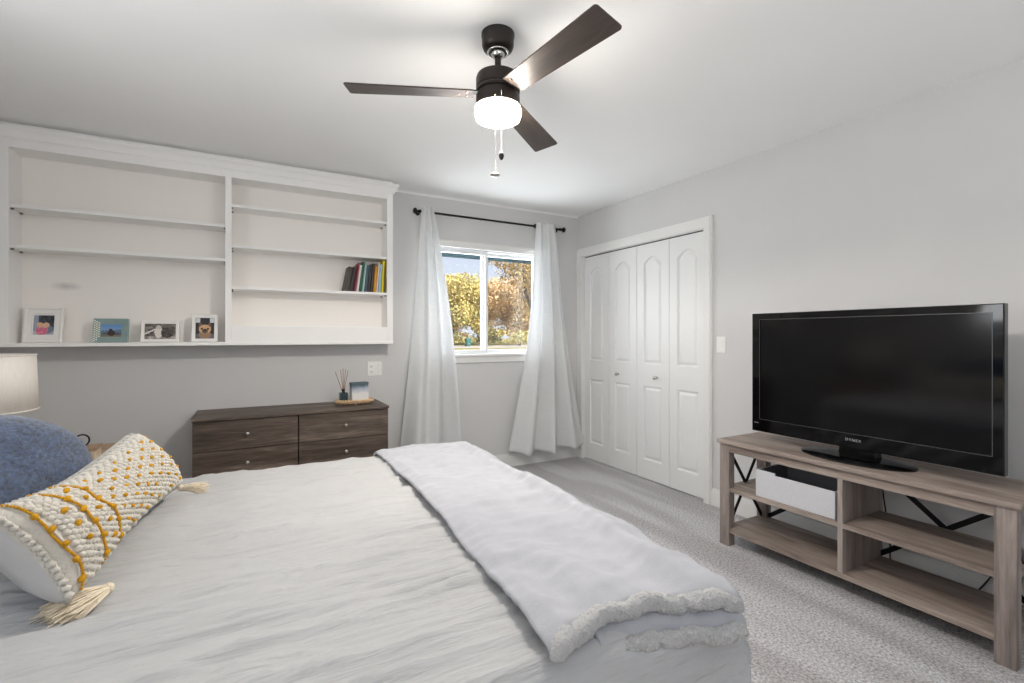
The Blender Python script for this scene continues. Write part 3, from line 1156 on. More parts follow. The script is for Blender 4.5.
def curtain(label, xa0, xa1, xb0, xb1, zb, seed, bow, nf, amp):
    o = thing('curtain', label, 'curtain', ((xa0 + xa1) / 2, RY, zb), group='curtains at the window')
    rnd = random.Random(seed)
    ph = [rnd.uniform(0, 6.28) for _ in range(6)]
    NX, NZ = 96, 90
    zt = RZ + 0.032
    b = nb()
    rows = []
    for j in range(NZ + 1):
        t = j / NZ
        z = zt + (zb - zt) * t
        e = t ** 0.92
        x0 = xa0 + (xb0 - xa0) * e + bow[0] * math.sin(PI * t)
        x1 = xa1 + (xb1 - xa1) * e + bow[1] * math.sin(PI * t)
        row = []
        for i in range(NX + 1):
            s = i / NX
            A = 0.016 * (1 - t) + amp * t ** 0.8
            w = s + 0.018 * math.sin(3 * t + ph[0] + 5 * s)
            wave = math.cos(2 * PI * nf * w) * (0.75 + 0.25 * math.sin(ph[1] + 4.1 * s))
            wave2 = 0.3 * t * math.sin(2 * PI * (nf * 0.5) * s + ph[2])
            y = RY - 0.032 + A * (wave + wave2) - 0.045 * t * (0.6 + 0.4 * math.sin(PI * s))
            wr = 0.004 * fbm((s * 3 + seed, z * 9 + s * 4, seed), 3) * min(1, t * 2 + 0.2)
            x = x0 + (x1 - x0) * s
            zz = z + (0.014 * math.sin(2 * PI * nf * w + 0.6) * t + 0.012 * math.sin(PI * s) * -t)
            row.append(b.verts.new((x, min(y + wr, YB - 0.03), zz)))
        rows.append(row)
    for p, q in zip(rows, rows[1:]):
        for i in range(NX):
            b.faces.new((p[i], p[i + 1], q[i + 1], q[i]))
    c = obj('curtain_panel', b, M['curtain'], o, smooth=180)
    so = c.modifiers.new('cloth', 'SOLIDIFY')
    so.thickness = 0.0016
    return o


M['curtain'] = curtain_mat()
curtain('pale grey curtain panel on the side of the window towards the bookcase', 1.285, 1.372, 1.085, 1.60, 0.13, 3.0, (0.02, 0.04), 2.5, 0.068)
curtain('pale grey curtain panel on the side of the window towards the closet', 2.405, 2.615, 2.11, 2.95, 0.145, 8.0, (0.07, -0.045), 3, 0.068)

# ------------------------------------------------------------------ ceiling fan
FX, FY = 0.887, 1.710
fan = thing('ceiling_fan', 'dark bronze three-blade ceiling fan with a lit glass drum light', 'ceiling fan', (FX, FY, H))
c0 = (FX, FY, 0)
b = nb()
lathe(b, [(0.0665, H), (0.0665, H - 0.012), (0.064, H - 0.016), (0.064, H - 0.046), (0.058, H - 0.062), (0.044, H - 0.070), (0.03, H - 0.071)], c0, 48)
obj('canopy', b, M['bronze'], fan, smooth=40)
b = nb()
ball(b, (FX, FY, H - 0.074), 0.029, 3)
torus(b, (FX, FY, H - 0.073), 0.04, 0.0045)
obj('hanger_ball', b, M['chrome'], fan, smooth=180, label='chrome hanger ball and ring')
b = nb()
lathe(b, [(0.0125, H - 0.09), (0.0125, 2.26)], c0, 20)
lathe(b, [(0.02, 2.30), (0.02, 2.275), (0.03, 2.271)], c0, 20)
obj('downrod', b, M['bronze'], fan, smooth=40)
b = nb()
lathe(b, [(0.03, 2.278), (0.072, 2.276), (0.084, 2.270), (0.088, 2.258), (0.088, 2.222), (0.086, 2.220), (0.086, 2.215), (0.088, 2.213), (0.088, 2.205),
          (0.080, 2.202), (0.080, 2.192), (0.088, 2.188), (0.089, 2.148), (0.086, 2.144), (0.05, 2.142)], c0, 56)
obj('motor_housing', b, M['bronze'], fan, smooth=35)
b = nb()
lathe(b, [(0.082, 2.146), (0.0905, 2.143), (0.092, 2.137), (0.092, 2.112), (0.088, 2.100), (0.076, 2.094), (0.05, 2.092), (0.002, 2.091)], c0, 56)
obj('glass_drum', b, M['lamp'], fan, smooth=50, label='lit frosted glass drum')


# added spot under the closed drum, standing in for the bulb's downward light
bd = bpy.data.lights.new('fan_bulb', 'SPOT')
bd.energy = 54.0
bd.color = (1.0, 0.93, 0.85)
bd.spot_size = R(168)
bd.spot_blend = 0.25
bd.shadow_soft_size = 0.05
bulb = bpy.data.objects.new('fan_bulb', bd)
bulb.location = (0, 0, 2.075 - H)
C.objects.link(bulb)
bulb.parent = fan


def blade_mesh():
    b = nb()
    pts = []
    r0, r1, wa, wb = 0.10, 0.592, 0.047, 0.0625
    pts.append((r0, -wa))
    for k in range(5):
        a = -PI / 2 + PI / 2 * k / 4
        pts.append((r1 - 0.012 + 0.012 * math.cos(a), -wb + 0.012 + 0.012 * math.sin(a)))
    for k in range(5):
        a = PI / 2 * k / 4
        pts.append((r1 - 0.012 + 0.012 * math.cos(a), wb - 0.012 + 0.012 * math.sin(a)))
    pts.append((r0, wa))
    loft(b, [[(x, y, z) for x, y in pts] for z in (-0.003, 0.003)])
    return b


bl0 = None
for ang in (156.0, 37.6, 277.5):
    if bl0 is None:
        bl = obj('blade', blade_mesh(), M['blade'], fan, local=True, bevel=0.001)
        b = nb()
        loft(b, [[(x, y, z) for x, y in ((0.07, -0.03), (0.14, -0.022), (0.168, -0.012), (0.168, 0.012), (0.14, 0.022), (0.07, 0.03))] for z in (0.003, 0.007)])
        obj('blade_iron', b, M['bronze'], bl, local=True)
        for sx, sy in ((0.125, -0.024), (0.125, 0.024), (0.155, 0.0)):
            b = nb()
            lathe(b, [(0.005, -0.003), (0.005, -0.0045), (0.003, -0.0062)], (sx, sy, 0), 12)
            obj('screw', b, M['chrome'], bl, local=True, smooth=40)
        bl0 = bl
    else:
        bl = bl0.copy()
        C.objects.link(bl)
        bl.parent = fan
        for ch in list(bl0.children):
            c = ch.copy()
            C.objects.link(c)
            c.parent = bl
    bl.location = (0, 0, 2.198 - H)
    bl.rotation_euler = (Matrix.Rotation(R(ang), 3, 'Z') @ Matrix.Rotation(R(-11), 3, 'X')).to_euler()
# pull chains with fobs
vr_ = Vector((math.cos(R(29.1)), -math.sin(R(29.1)), 0))
vf_ = Vector((math.sin(R(29.1)), math.cos(R(29.1)), 0))
for off, zt, zb, fob in ((vr_ * -0.008 + vf_ * -0.096, 2.15, 1.843, 'disc'), (vr_ * 0.016 + vf_ * -0.095, 2.165, 1.918, 'acorn')):
    px, py = FX + off.x, FY + off.y
    b = nb()
    n = 60
    for k in range(n):
        z = zt + (zb - zt) * k / n
        ball(b, (px, py, z), 0.0016, 1)
    tube(b, [(px, py, zt), (px, py, zb)], 0.0006, 5)
    pc = obj('pull_chain', b, M['nickel'], fan)
    b = nb()
    if fob == 'disc':
        lathe(b, [(0.002, 0.012), (0.006, 0.008), (0.017, 0.003), (0.019, -0.001), (0.012, -0.005), (0.003, -0.007)], (px, py, zb), 20)
        obj('fob', b, M['nickel'], pc, smooth=50)
    else:
        lathe(b, [(0.003, 0.014), (0.009, 0.006), (0.0105, -0.002), (0.007, -0.013), (0.002, -0.018)], (px, py, zb), 16)
        obj('fob', b, M['bronze'], pc, smooth=60)

# ------------------------------------------------------------------ TV stand
SX0, SX1, SY0, SY1, SZ = 2.462, 2.862, 0.632, 1.886, 0.617
st = thing('tv_stand', 'long grey oak television stand with open shelves and black cross braces', 'tv stand', ((SX0 + SX1) / 2, (SY0 + SY1) / 2, 0))
obj('top', bx(SX0 - 0.012, SX1 + 0.008, SY0 - 0.014, SY1 + 0.014, SZ - 0.022, SZ), M['stand'], st, bevel=0.002)
LW = 0.062
for xa in (SX0, SX1 - 0.05):
    for ya in (SY0, SY1 - LW):
        obj('leg', bx(xa, xa + 0.05, ya, ya + LW, 0, SZ - 0.022), M['stand_v'], st, bevel=0.002)
obj('front_apron', bx(SX0 + 0.006, SX0 + 0.028, SY0 + LW, SY1 - LW, 0.548, SZ - 0.022), M['stand'], st)
for ya in (SY0 + 0.02, SY1 - 0.042):
    obj('side_rail', bx(SX0 + 0.05, SX1 - 0.05, ya, ya + 0.022, 0.548, SZ - 0.022), M['stand'], st)
obj('back_rail', bx(SX1 - 0.028, SX1 - 0.006, SY0 + LW, SY1 - LW, 0.548, SZ - 0.022), M['stand'], st)
DV = 1.232
obj('divider', bx(SX0 + 0.009, SX1 - 0.01, DV - 0.011, DV + 0.011, 0.104, SZ - 0.022), M['stand_v'], st)
for (ya, yb) in ((SY0 + 0.012, DV - 0.011), (DV + 0.011, SY1 - 0.012)):
    obj('middle_shelf', bx(SX0 + 0.008, SX1 - 0.04, ya, yb, 0.316, 0.340), M['stand'], st, bevel=0.0015)
obj('bottom_shelf', bx(SX0 + 0.006, SX1 - 0.02, SY0 + 0.012, SY1 - 0.012, 0.078, 0.104), M['stand'], st, bevel=0.0015)
for ya in (SY0 + 0.03, SY1 - 0.03):
    for sgn in (1, -1):
        b = nb()
        za, zb = (0.11, 0.548) if sgn > 0 else (0.548, 0.11)
        bar(b, (SX0 + 0.05, ya, za), (SX1 - 0.05, ya + 0.004 * sgn, zb), 0.005, 0.02, Vector((0, 1, 0)))
        obj('side_brace', b, M['black_metal'], st)
for (ya, yb) in ((SY0 + LW, DV), (DV, SY1 - LW)):
    for sgn in (1, -1):
        b = nb()
        za, zb = (0.11, 0.548) if sgn > 0 else (0.548, 0.11)
        bar(b, (SX1 - 0.022 + 0.004 * sgn, ya, za), (SX1 - 0.022 + 0.004 * sgn, yb, zb), 0.005, 0.024, Vector((1, 0, 0)))
        obj('back_brace', b, M['black_metal'], st)

# fabric bin on the middle shelf
bn = thing('storage_bin', 'light grey fabric storage bin on the middle shelf of the television stand', 'storage bin', (2.62, 1.47, 0.3405))
b = nb()
X0, X1, Y0, Y1, Z0, Z1 = 2.486, 2.78, 1.262, 1.672, 0.3405, 0.487
box(b, X0, X1, Y0, Y1, Z0, Z0 + 0.004)
box(b, X0, X0 + 0.005, Y0, Y1, Z0 + 0.004, Z1 - 0.012)
box(b, X0, X0 + 0.005, Y0 + 0.30, Y1, Z1 - 0.012, Z1)
box(b, X1 - 0.005, X1, Y0, Y1, Z0 + 0.004, Z1)
box(b, X0 + 0.005, X1 - 0.005, Y0, Y0 + 0.005, Z0 + 0.004, Z1 - 0.012)
box(b, X0 + 0.005, X1 - 0.005, Y1 - 0.005, Y1, Z0 + 0.004, Z1)
obj('bin_walls', b, M['bin'], bn)
b = nb()
box(b, X0 + 0.006, X1 - 0.006, Y0 + 0.006, Y1 - 0.006, Z0 + 0.004, Z0 + 0.006)
box(b, X1 - 0.007, X1 - 0.005, Y0 + 0.006, Y1 - 0.006, Z0 + 0.006, Z1 - 0.003)
box(b, X0 + 0.006, X1 - 0.008, Y1 - 0.007, Y1 - 0.005, Z0 + 0.006, Z1 - 0.003)
obj('inner_sheets', b, M['bin_in'], bn)  # darker grey sheets over the bin's floor and two inner walls

# power cord hanging behind the stand
b = nb()
ctrl = [(2.885, 1.24, 0.60), (2.882, 1.235, 0.45), (2.874, 1.20, 0.2), (2.87, 1.19, 0.06), (2.86, 1.13, 0.008), (2.87, 1.03, 0.008), (2.90, 0.98, 0.008),
        (2.93, 0.9, 0.03), (2.946, 0.8, 0.22)]
pts = []
for i in range(len(ctrl) - 1):
    p0 = Vector(ctrl[max(0, i - 1)])
    p1, p2 = Vector(ctrl[i]), Vector(ctrl[i + 1])
    p3 = Vector(ctrl[min(len(ctrl) - 1, i + 2)])
    for k in range(8):
        t = k / 8
        pts.append(0.5 * (2 * p1 + (p2 - p0) * t + (2 * p0 - 5 * p1 + 4 * p2 - p3) * t * t + (3 * p1 - p0 - 3 * p2 + p3) * t ** 3))
pts.append(Vector(ctrl[-1]))
tube(b, pts, 0.0035, 8)
tag(obj('power_cord', b, M['cable'], smooth=60), 'black power cord looping down behind the television stand', 'cord')

# ------------------------------------------------------------------ television
TX0, TYa, TYb, TZa, TZb = 2.618, 0.707, 1.786, 0.671, 1.358
tv = thing('television', 'large black flat-screen television with glossy bezel on the grey oak stand', 'television', (2.65, 1.24, SZ))
b = nb()
sy0, sy1, sz0, sz1 = TYa + 0.036, TYb - 0.05, TZa + 0.074, TZb - 0.037
loft(b, [rect_loop(TYa, TYb, TZa, TZb, TX0 + 0.04), rect_loop(TYa, TYb, TZa, TZb, TX0 + 0.004),
         rect_loop(TYa + 0.004, TYb - 0.004, TZa + 0.004, TZb - 0.004, TX0), rect_loop(sy0, sy1, sz0, sz1, TX0), rect_loop(sy0, sy1, sz0, sz1, TX0 + 0.006)])
obj('bezel', b, M['tv'], tv)
obj('screen', bx(TX0 + 0.0045, TX0 + 0.0058, sy0 + 0.0005, sy1 - 0.0005, sz0 + 0.0005, sz1 - 0.0005), M['screen'], tv)
b = nb()
for a in ((sy0 - 0.0025, sy0, sz0, sz1), (sy1, sy1 + 0.0025, sz0, sz1), (sy0, sy1, sz0 - 0.0025, sz0), (sy0, sy1, sz1, sz1 + 0.0025)):
    box(b, TX0 - 0.0012, TX0 + 0.001, *a)
obj('screen_trim', b, mat('trim_grey', rgb(92, 94, 98), 0.3, metal=0.5), tv)
b = nb()
loft(b, [rect_loop(TYa + 0.002, TYb - 0.002, TZa + 0.002, TZb - 0.002, TX0 + 0.04), rect_loop(TYa + 0.01, TYb - 0.01, TZa + 0.01, TZb - 0.01, TX0 + 0.055),
         rect_loop(TYa + 0.1, TYb - 0.1, TZa + 0.08, TZb - 0.1, TX0 + 0.095)])
obj('back_housing', b, M['tv_back'], tv)
cy = 1.248
b = nb()
loft(b, [[(2.64 + u * math.cos(a), cy + v * math.sin(a), z) for a in [2 * PI * k / 48 for k in range(48)]]
         for u, v, z in ((0.138, 0.250, SZ), (0.140, 0.253, SZ + 0.006), (0.134, 0.246, SZ + 0.011), (0.08, 0.14, SZ + 0.016))])
obj('base', b, M['tv'], tv, smooth=40)
b = nb()
loft(b, [[(2.655, cy - 0.085, SZ + 0.014), (2.715, cy - 0.085, SZ + 0.014), (2.715, cy + 0.085, SZ + 0.014), (2.655, cy + 0.085, SZ + 0.014)],
         [(2.655, cy - 0.075, TZa + 0.05), (2.70, cy - 0.075, TZa + 0.05), (2.70, cy + 0.075, TZa + 0.05), (2.655, cy + 0.075, TZa + 0.05)]])
obj('neck', b, M['tv'], tv, bevel=0.004)


def lettering(name, txt, size, loc, parent, m):
    """raised block lettering facing -x, as a mesh"""
    fc = bpy.data.curves.new(name, 'FONT')
    fc.body = txt
    fc.size = size
    fc.extrude = 0.0004
    fc.align_x = 'CENTER'
    fc.align_y = 'CENTER'
    fc.space_character = 1.35
    fo = bpy.data.objects.new(name, fc)
    C.objects.link(fo)
    dg = bpy.context.evaluated_depsgraph_get()
    me = bpy.data.meshes.new_from_object(fo.evaluated_get(dg))
    bpy.data.objects.remove(fo, do_unlink=True)
    me.materials.clear()
    me.materials.append(m)
    o = bpy.data.objects.new(name, me)
    C.objects.link(o)
    o.parent = parent
    o.location = Vector(loc) - ROOT[parent]
    o.rotation_euler = (PI / 2, 0, -PI / 2)
    return o


lettering('lettering', 'DYNEX', 0.0175, (TX0 - 0.0006, 1.246, TZa + 0.042), tv, M['silver'])
lettering('port_lettering', 'HDMI', 0.009, (TX0 - 0.0006, TYb - 0.03, TZa + 0.05), tv, M['silver'])

# ------------------------------------------------------------------ bed: mattress, comforter, folded throw
EX0, EX1, EY0, EY1, EZ = -1.12, 1.0, 0.665, 2.33, 0.655
bed = thing('bed', 'queen mattress on a low base under the cream comforter', 'bed', (0, 1.47, 0))
obj('mattress', bx(EX0 + 0.02, EX1 - 0.03, EY0 + 0.03, EY1 - 0.03, 0.36, 0.615), M['mattress'], bed, bevel=0.05, seg=4)
obj('base', bx(EX0 + 0.03, EX1 - 0.04, EY0 + 0.04, EY1 - 0.04, 0.1, 0.36), M['mattress'], bed, bevel=0.01)
for xa in (EX0 + 0.05, EX1 - 0.12):
    for ya in (EY0 + 0.06, EY1 - 0.12):
        obj('leg', bx(xa, xa + 0.06, ya, ya + 0.06, 0, 0.1), M['tan'], bed)
RAD = 0.06


def drape(x, y, extra=0.0):
    """world point of a cloth lying over the bed at flat cloth coordinate (x, y)"""
    qy = min(max(y, EY0 + RAD), EY1 - RAD)
    qx = min(max(x, EX0 + RAD), 0.955 + 0.035 * (qy - 0.7) / 1.5 - 0.10 * max(0.0, (qy - 2.0) / 0.27) ** 2 - RAD)
    vx, vy = x - qx, y - qy
    d = math.hypot(vx, vy)
    rr = RAD + extra
    if d < 1e-6:
        return Vector((x, y, EZ + extra)), Vector((0, 0, 1)), 0.0
    ux, uy = vx / d, vy / d
    arc = RAD * PI / 2
    if d < arc:
        a = d / RAD
        o, z = rr * math.sin(a), EZ + extra - rr * (1 - math.cos(a))
        n = Vector((ux * math.sin(a), uy * math.sin(a), math.cos(a)))
        hang = 0.0
    else:
        h = d - arc
        fold = 0.5 + 0.5 * math.sin((x * 1.0 - y * 1.0) * 27 + 2.0 * math.sin(x * 5))
        o = rr + h * 0.10 + 0.036 * fold * min(1, h / 0.14)
        z = EZ + extra - rr - h
        n = Vector((ux, uy, 0.1)).normalized()
        hang = h
    return Vector((qx + ux * o, qy + uy * o, z)), n, hang


def wrinkle(x, y):
    """comforter surface: long soft creases across the bed plus finer puckers"""
    wx = 0.035 * fbm((x * 2.1, y * 3.0, 5.0), 3)
    yy = y + wx - 0.10 * (x - 0.2) * (y - 1.4)
    a = fbm((x * 1.3, yy * 8, 0.3), 3) * 0.0045
    c = max(0.0, 1 - 2.2 * abs(fbm((x * 0.9 + 5, yy * 11, 2.0), 2))) ** 2 * 0.0125
    c += max(0.0, 1 - 2.6 * abs(fbm((x * 1.7 + 1, yy * 20, 6.0), 2))) ** 2 * 0.0105
    c += max(0.0, 1 - 2.6 * abs(fbm((x * 2.8 + 3, yy * 34, 9.0), 2))) ** 2 * 0.0045
    f = fbm((x * 14, yy * 50, 7.0), 3) * 0.0022
    l = fbm((x * 1.1 + 9, y * 1.3, 4.0), 2) * 0.012
    return a + c + f + l


b = nb()
xs = [EX0 - 0.02 + i * 0.0155 for i in range(int((EX1 + 0.50 - EX0 + 0.02) / 0.0155) + 1)]
ys = [EY0 - 0.50 + j * 0.0095 for j in range(int((EY1 - EY0 + 1.0) / 0.0095) + 1)]
rows = []
for y in ys:
    r = []
    for x in xs:
        p, n, hang = drape(x, y)
        w = wrinkle(x, y)
        if hang > 0:
            w = w * 0.7 + 0.01 * fbm((x * 6, y * 6, 3.0), 3) * min(1, hang * 4)
        r.append(b.verts.new(p + n * w))
    rows.append(r)
for p, q in zip(rows, rows[1:]):
    for i in range(len(xs) - 1):
        b.faces.new((p[i], p[i + 1], q[i + 1], q[i]))
tag(obj('comforter', b, M['linen'], smooth=180), 'rumpled cream cotton comforter covering the bed and hanging over its edges', 'comforter')

# throw: folded plush blanket across the foot of the bed with a thick fleece edge at its near end
th = thing('throw_blanket', 'pale grey plush throw folded across the foot of the bed with white fleece edge', 'blanket', (0.76, 1.47, EZ))


def throw_edges(t):
    """x limits of the throw at t (0 = near end, 1 = far end)"""
    x0 = 0.455 + 0.08 * t ** 0.7 + 0.02 * math.sin(PI * t)
    x1 = 0.912 + 0.083 * min(1, t / 0.4) ** 0.7 + 0.006 * math.sin(5 * t)
    return x0, x1


def near_y(s):
    """where the near end of the throw lies, from its head side (0) to its foot side (1)"""
    k = [(0.0, 0.700), (0.12, 0.712), (0.35, 0.732), (0.5, 0.722), (0.7, 0.708), (0.88, 0.695), (1.0, 0.680)]
    for (a, p), (c, q) in zip(k, k[1:]):
        if s <= c:
            t = (s - a) / (c - a)
            t = t * t * (3 - 2 * t)
            return p + (q - p) * t
    return k[-1][1]


def throw_pt(s, t, lift=0.0):
    y1 = EY1 + 0.03 - 0.10 * max(0.0, (s - 0.45) / 0.55) ** 1.6
    y0 = near_y(s)
    x0, x1 = throw_edges(t)
    y = y0 + (y1 - y0) * t
    x = x0 + (x1 - x0) * s
    p, n, hang = drape(x, y, 0.016)
    k = wrinkle(x, y) * 0.35
    # soft folds gathering towards the near end
    g = max(0.0, 1 - t / 0.34)
    k += g * 0.011 * min(1, t / 0.05) * math.sin(s * 17 + 2.2 * t + 1.2 * math.sin(s * 5)) * min(1, 6 * s * (1 - s) + 0.15)
    k += 0.021 * fbm((x * 3.2 + y * 1.2, y * 2.0, 8.0), 3) * min(1, 0.35 + t * 8) + 0.006 * fbm((x * 9, y * 7, 1.0), 2)
    # long crease along the foot side
    k += 0.018 * min(1, t * 10) * math.exp(-((s - 0.80 - 0.05 * t) / 0.05) ** 2)
    e = min(s, 1 - s, 1 - t) * 12
    k += 0.010 * min(1, e) + 0.010 * max(0, (s - 0.8) / 0.2) ** 2 * max(0, 1 - t / 0.12)
    return p + n * (k + lift), n


def throw_mesh(ns, nt, lift, s0=0.0, s1=1.0, t1=1.0):
    b = nb()
    rows = []
    for j in range(nt + 1):
        rows.append([b.verts.new(throw_pt(s0 + (s1 - s0) * i / ns, t1 * j / nt, lift)[0]) for i in range(ns + 1)])
    for p, q in zip(rows, rows[1:]):
        for i in range(ns):
            b.faces.new((p[i], p[i + 1], q[i + 1], q[i]))
    return b


o = obj('blanket_top', throw_mesh(56, 130, 0.012), M['throw'], th, smooth=180)
so = o.modifiers.new('thickness', 'SOLIDIFY')
so.thickness = 0.012
so.offset = -1


def fleece_roll(lift, drop, out, r0, seed, s0=0.0, s1=1.0):
    """thick fuzzy rolled edge following the near end of the throw"""
    b = nb()
    n, sg = 110, 20
    pts = []
    for i in range(n + 1):
        s = s0 + (s1 - s0) * i / n
        p, nn = throw_pt(s, 0.0, lift)
        pts.append(p + Vector((0, -out, -drop)) + Vector((0, 0, 0.004 * math.sin(s * 23 + seed))))
    loops = []
    for i, p in enumerate(pts):
        t = (pts[min(n, i + 1)] - pts[max(0, i - 1)]).normalized()
        side = t.cross(Vector((0, 0, 1))).normalized()
        up = side.cross(t)
        e = min(i, n - i) / 5.0
        rr = r0 * min(1.0, math.sqrt(max(0.02, e)))
        l = []
        for k in range(sg):
            a = 2 * PI * k / sg
            dv = side * math.cos(a) + up * math.sin(a) * 0.95
            q = p + dv * rr
            q += dv * (0.0055 * noise.noise(q * 75) + 0.003 * noise.noise(q * 170))
            l.append(q)
        loops.append(l)
    loft(b, loops)
    return b


obj('fleece_edge', fleece_roll(0.012, 0.010, 0.004, 0.019, 1.0), M['sherpa'], th, smooth=180, label='thick white fleece edge of the upper layer')
obj('fleece_edge', fleece_roll(0.0, 0.050, 0.040, 0.017, 4.0, 0.26, 0.97), M['sherpa'], th, smooth=180, label='white fleece edge of the folded under layer')


b = nb()
rows = []
for k in range(61):
    s = 0.26 + 0.71 * k / 60
    p0, p1 = throw_pt(s, 0.05, 0.0)[0], throw_pt(s, 0.0, 0.0)[0]
    rows.append([b.verts.new(q) for q in (p0 - Vector((0, 0, 0.004)), p1 + Vector((0, -0.004, -0.006)), p1 + Vector((0, -0.028, -0.022)), p1 + Vector((0, -0.042, -0.05)))])
for p, q in zip(rows, rows[1:]):
    for i in range(3):
        b.faces.new((p[i], p[i + 1], q[i + 1], q[i]))
o = obj('under_layer', b, M['throw'], th, smooth=180)
so = o.modifiers.new('thickness', 'SOLIDIFY')
so.thickness = 0.008


# ------------------------------------------------------------------ cushions
def cushion(bm, P, nrm, thick, nu=40, nv=24, mi=(0, 1), pw=0.42, power=2.2, bulge=0.5):
    """pillow between a front and a back skin; P(u, v) gives its mid-plane"""
    fr, bk = [], []
    for j in range(nv + 1):
        a, c = [], []
        for i in range(nu + 1):
            u, v = i / nu, j / nv
            p = P(u, v)
            k = (max(0, 1 - abs(2 * u - 1) ** 4.0) ** pw) * (max(0, 1 - abs(2 * v - 1) ** power) ** pw)
            wv = 1 + 0.07 * fbm((u * 4, v * 4, thick * 10), 3)
            a.append(bm.verts.new(p + nrm * thick * k * wv))
            edge = i in (0, nu) or j in (0, nv)
            c.append(a[-1] if edge else bm.verts.new(p - nrm * thick * k * wv * 1.05))
        fr.append(a)
        bk.append(c)
    for j in range(nv):
        for i in range(nu):
            f = bm.faces.new((fr[j][i], fr[j][i + 1], fr[j + 1][i + 1], fr[j + 1][i]))
            f.material_index = mi[0]
            vs = (bk[j][i], bk[j + 1][i], bk[j + 1][i + 1], bk[j][i + 1])
            try:
                f = bm.faces.new(vs)
                f.material_index = mi[1]
            except ValueError:
                pass


# long lumbar pillow leaning back: u runs from the near end to the far end, v from the lower to the upper edge
LA, LB = Vector((-0.305, 1.25, 0.70)), Vector((-0.205, 2.03, 0.70))     # lower edge, near and far
LC, LD = Vector((-0.425, 1.24, 0.905)), Vector((-0.352, 2.08, 0.893))       # upper edge, near and far


def lum(u, v):
    lo = LA.lerp(LB, u)
    hi = LC.lerp(LD, u)
    p = lo.lerp(hi, v)
    sag = math.sin(PI * u)
    p += Vector((-0.03 * sag, 0, -0.05 * sag * v))
    # edges draw in between the corners
    p += (LB - LA).normalized() * (0.02 * (1 if u < 0.5 else -1) * abs(2 * u - 1) ** 6 * math.sin(PI * v))
    return p


lax = (LB - LA).normalized()
lup = ((LC + LD) / 2 - (LA + LB) / 2).normalized()
ln = lax.cross(lup).normalized()
if ln.x < 0:
    ln = -ln
LT = 0.088


def lum_front(u, v):
    k = (max(0, 1 - abs(2 * u - 1) ** 4.0) ** 0.42) * (max(0, 1 - abs(2 * v - 1) ** 2.2) ** 0.42)
    wv = 1 + 0.07 * fbm((u * 4, v * 4, LT * 10), 3)
    return lum(u, v) + ln * LT * k * wv


lp = thing('lumbar_pillow', 'long cream lumbar pillow with mustard knots and corner tassels on the bed', 'pillow', tuple((LA + LB) / 2))
b = nb()
cushion(b, lum, ln, LT, 60, 28)
rnd = random.Random(5)
# knotted nubs and woven ribs are the pillow's own surface
NU = 46
for i in range(NU):
    u = 0.5 - 0.5 * math.cos(PI * (0.035 + 0.93 * i / (NU - 1)))
    u = 0.45 * u + 0.55 * i / (NU - 1)
    for j in range(15):
        v = 0.06 + 0.88 * (j + (0.5 if i % 2 else 0)) / 15
        if min(abs(u - 0.022 - 0.956 * q / 15) for q in (0, 2, 4)) < 0.009:
            continue
        p = lum_front(u, v)
        ball(b, p + ln * 0.001, 0.0072 + rnd.uniform(-0.0012, 0.0014), 1, (1.25, 1.0, 1.0))
for i in range(26):
    u = 0.5 - 0.5 * math.cos(PI * (0.03 + 0.94 * i / 25))
    u = 0.45 * u + 0.55 * (0.003 + 0.994 * i / 25)
    tube(b, [lum_front(u, 0.02 + 0.96 * k / 22) + ln * 0.0005 for k in range(23)], 0.0032, 6)
obj('pillow_body', b, [M['cream'], M['backing']], lp, smooth=180)
kn0 = None
for i in range(16):
    u = 0.022 + 0.956 * i / 15
    for j in range(5):
        v = 0.10 + 0.82 * (j + (0.5 if i % 2 else 0)) / 5
        if rnd.random() < 0.08:
            continue
        p = lum_front(u, v)
        if kn0 is None:
            b = nb()
            ball(b, (0, 0, 0), 1.0, 2, (0.8, 1.25, 0.8))
            for v_ in b.verts:
                v_.co *= 1 + 0.12 * noise.noise(v_.co * 2.3)
            kn = kn0 = obj('knot', b, M['mustard'], lp, local=True, smooth=180, label='mustard yarn knot')
        else:
            kn = kn0.copy()
            C.objects.link(kn)
            kn.parent = lp
        kn.location = p + ln * 0.0075 - ROOT[lp]
        kn.scale = [0.0078 if u < 0.3 else 0.0064] * 3
        kn.rotation_euler = (rnd.uniform(-0.5, 0.5), rnd.uniform(-0.5, 0.5), rnd.uniform(-0.5, 0.5))
for i in (0, 2, 4):
    b = nb()
    u = 0.022 + 0.956 * i / 15
    n = 46
    for k in range(n):
        v = 0.03 + 0.94 * k / (n - 1)
        uu = u + 0.006 * math.sin(v * 9 + i)
        ball(b, lum_front(uu, v) + ln * 0.006, 0.0034, 1)
    obj('yarn_line', b, M['mustard'], lp, smooth=180, label='mustard yarn line')

def tassel(p, d, ln_, spread, seed, n=150):
    rr = random.Random(seed)
    b = nb()
    d = Vector(d).normalized()
    s1 = d.cross(Vector((0, 0, 1))).normalized()
    s2 = s1.cross(d)
    p = Vector(p)
    ball(b, p + d * 0.01, 0.012, 2)
    for k in range(n):
        a = rr.uniform(0, 2 * PI)
        q = math.sqrt(rr.random())
        e = p + d * (ln_ * rr.uniform(0.75, 1.05)) + (s1 * math.cos(a) + s2 * math.sin(a) * 0.5) * spread * q
        m = p + d * (ln_ * 0.45) + (s1 * math.cos(a) + s2 * math.sin(a) * 0.6) * spread * q * 0.75 + Vector((0, 0, 0.004))
        e.z = max(e.z, EZ + 0.012)
        m.z = max(m.z, EZ + 0.012)
        st_ = p + d * 0.012 + (s1 * math.cos(a) + s2 * math.sin(a)) * 0.009 * q
        tube(b, [st_, m, e + Vector((rr.uniform(-1, 1), rr.uniform(-1, 1), rr.uniform(-0.5, 1))) * 0.009], [0.0016, 0.0016, 0.001], 4)
    return b


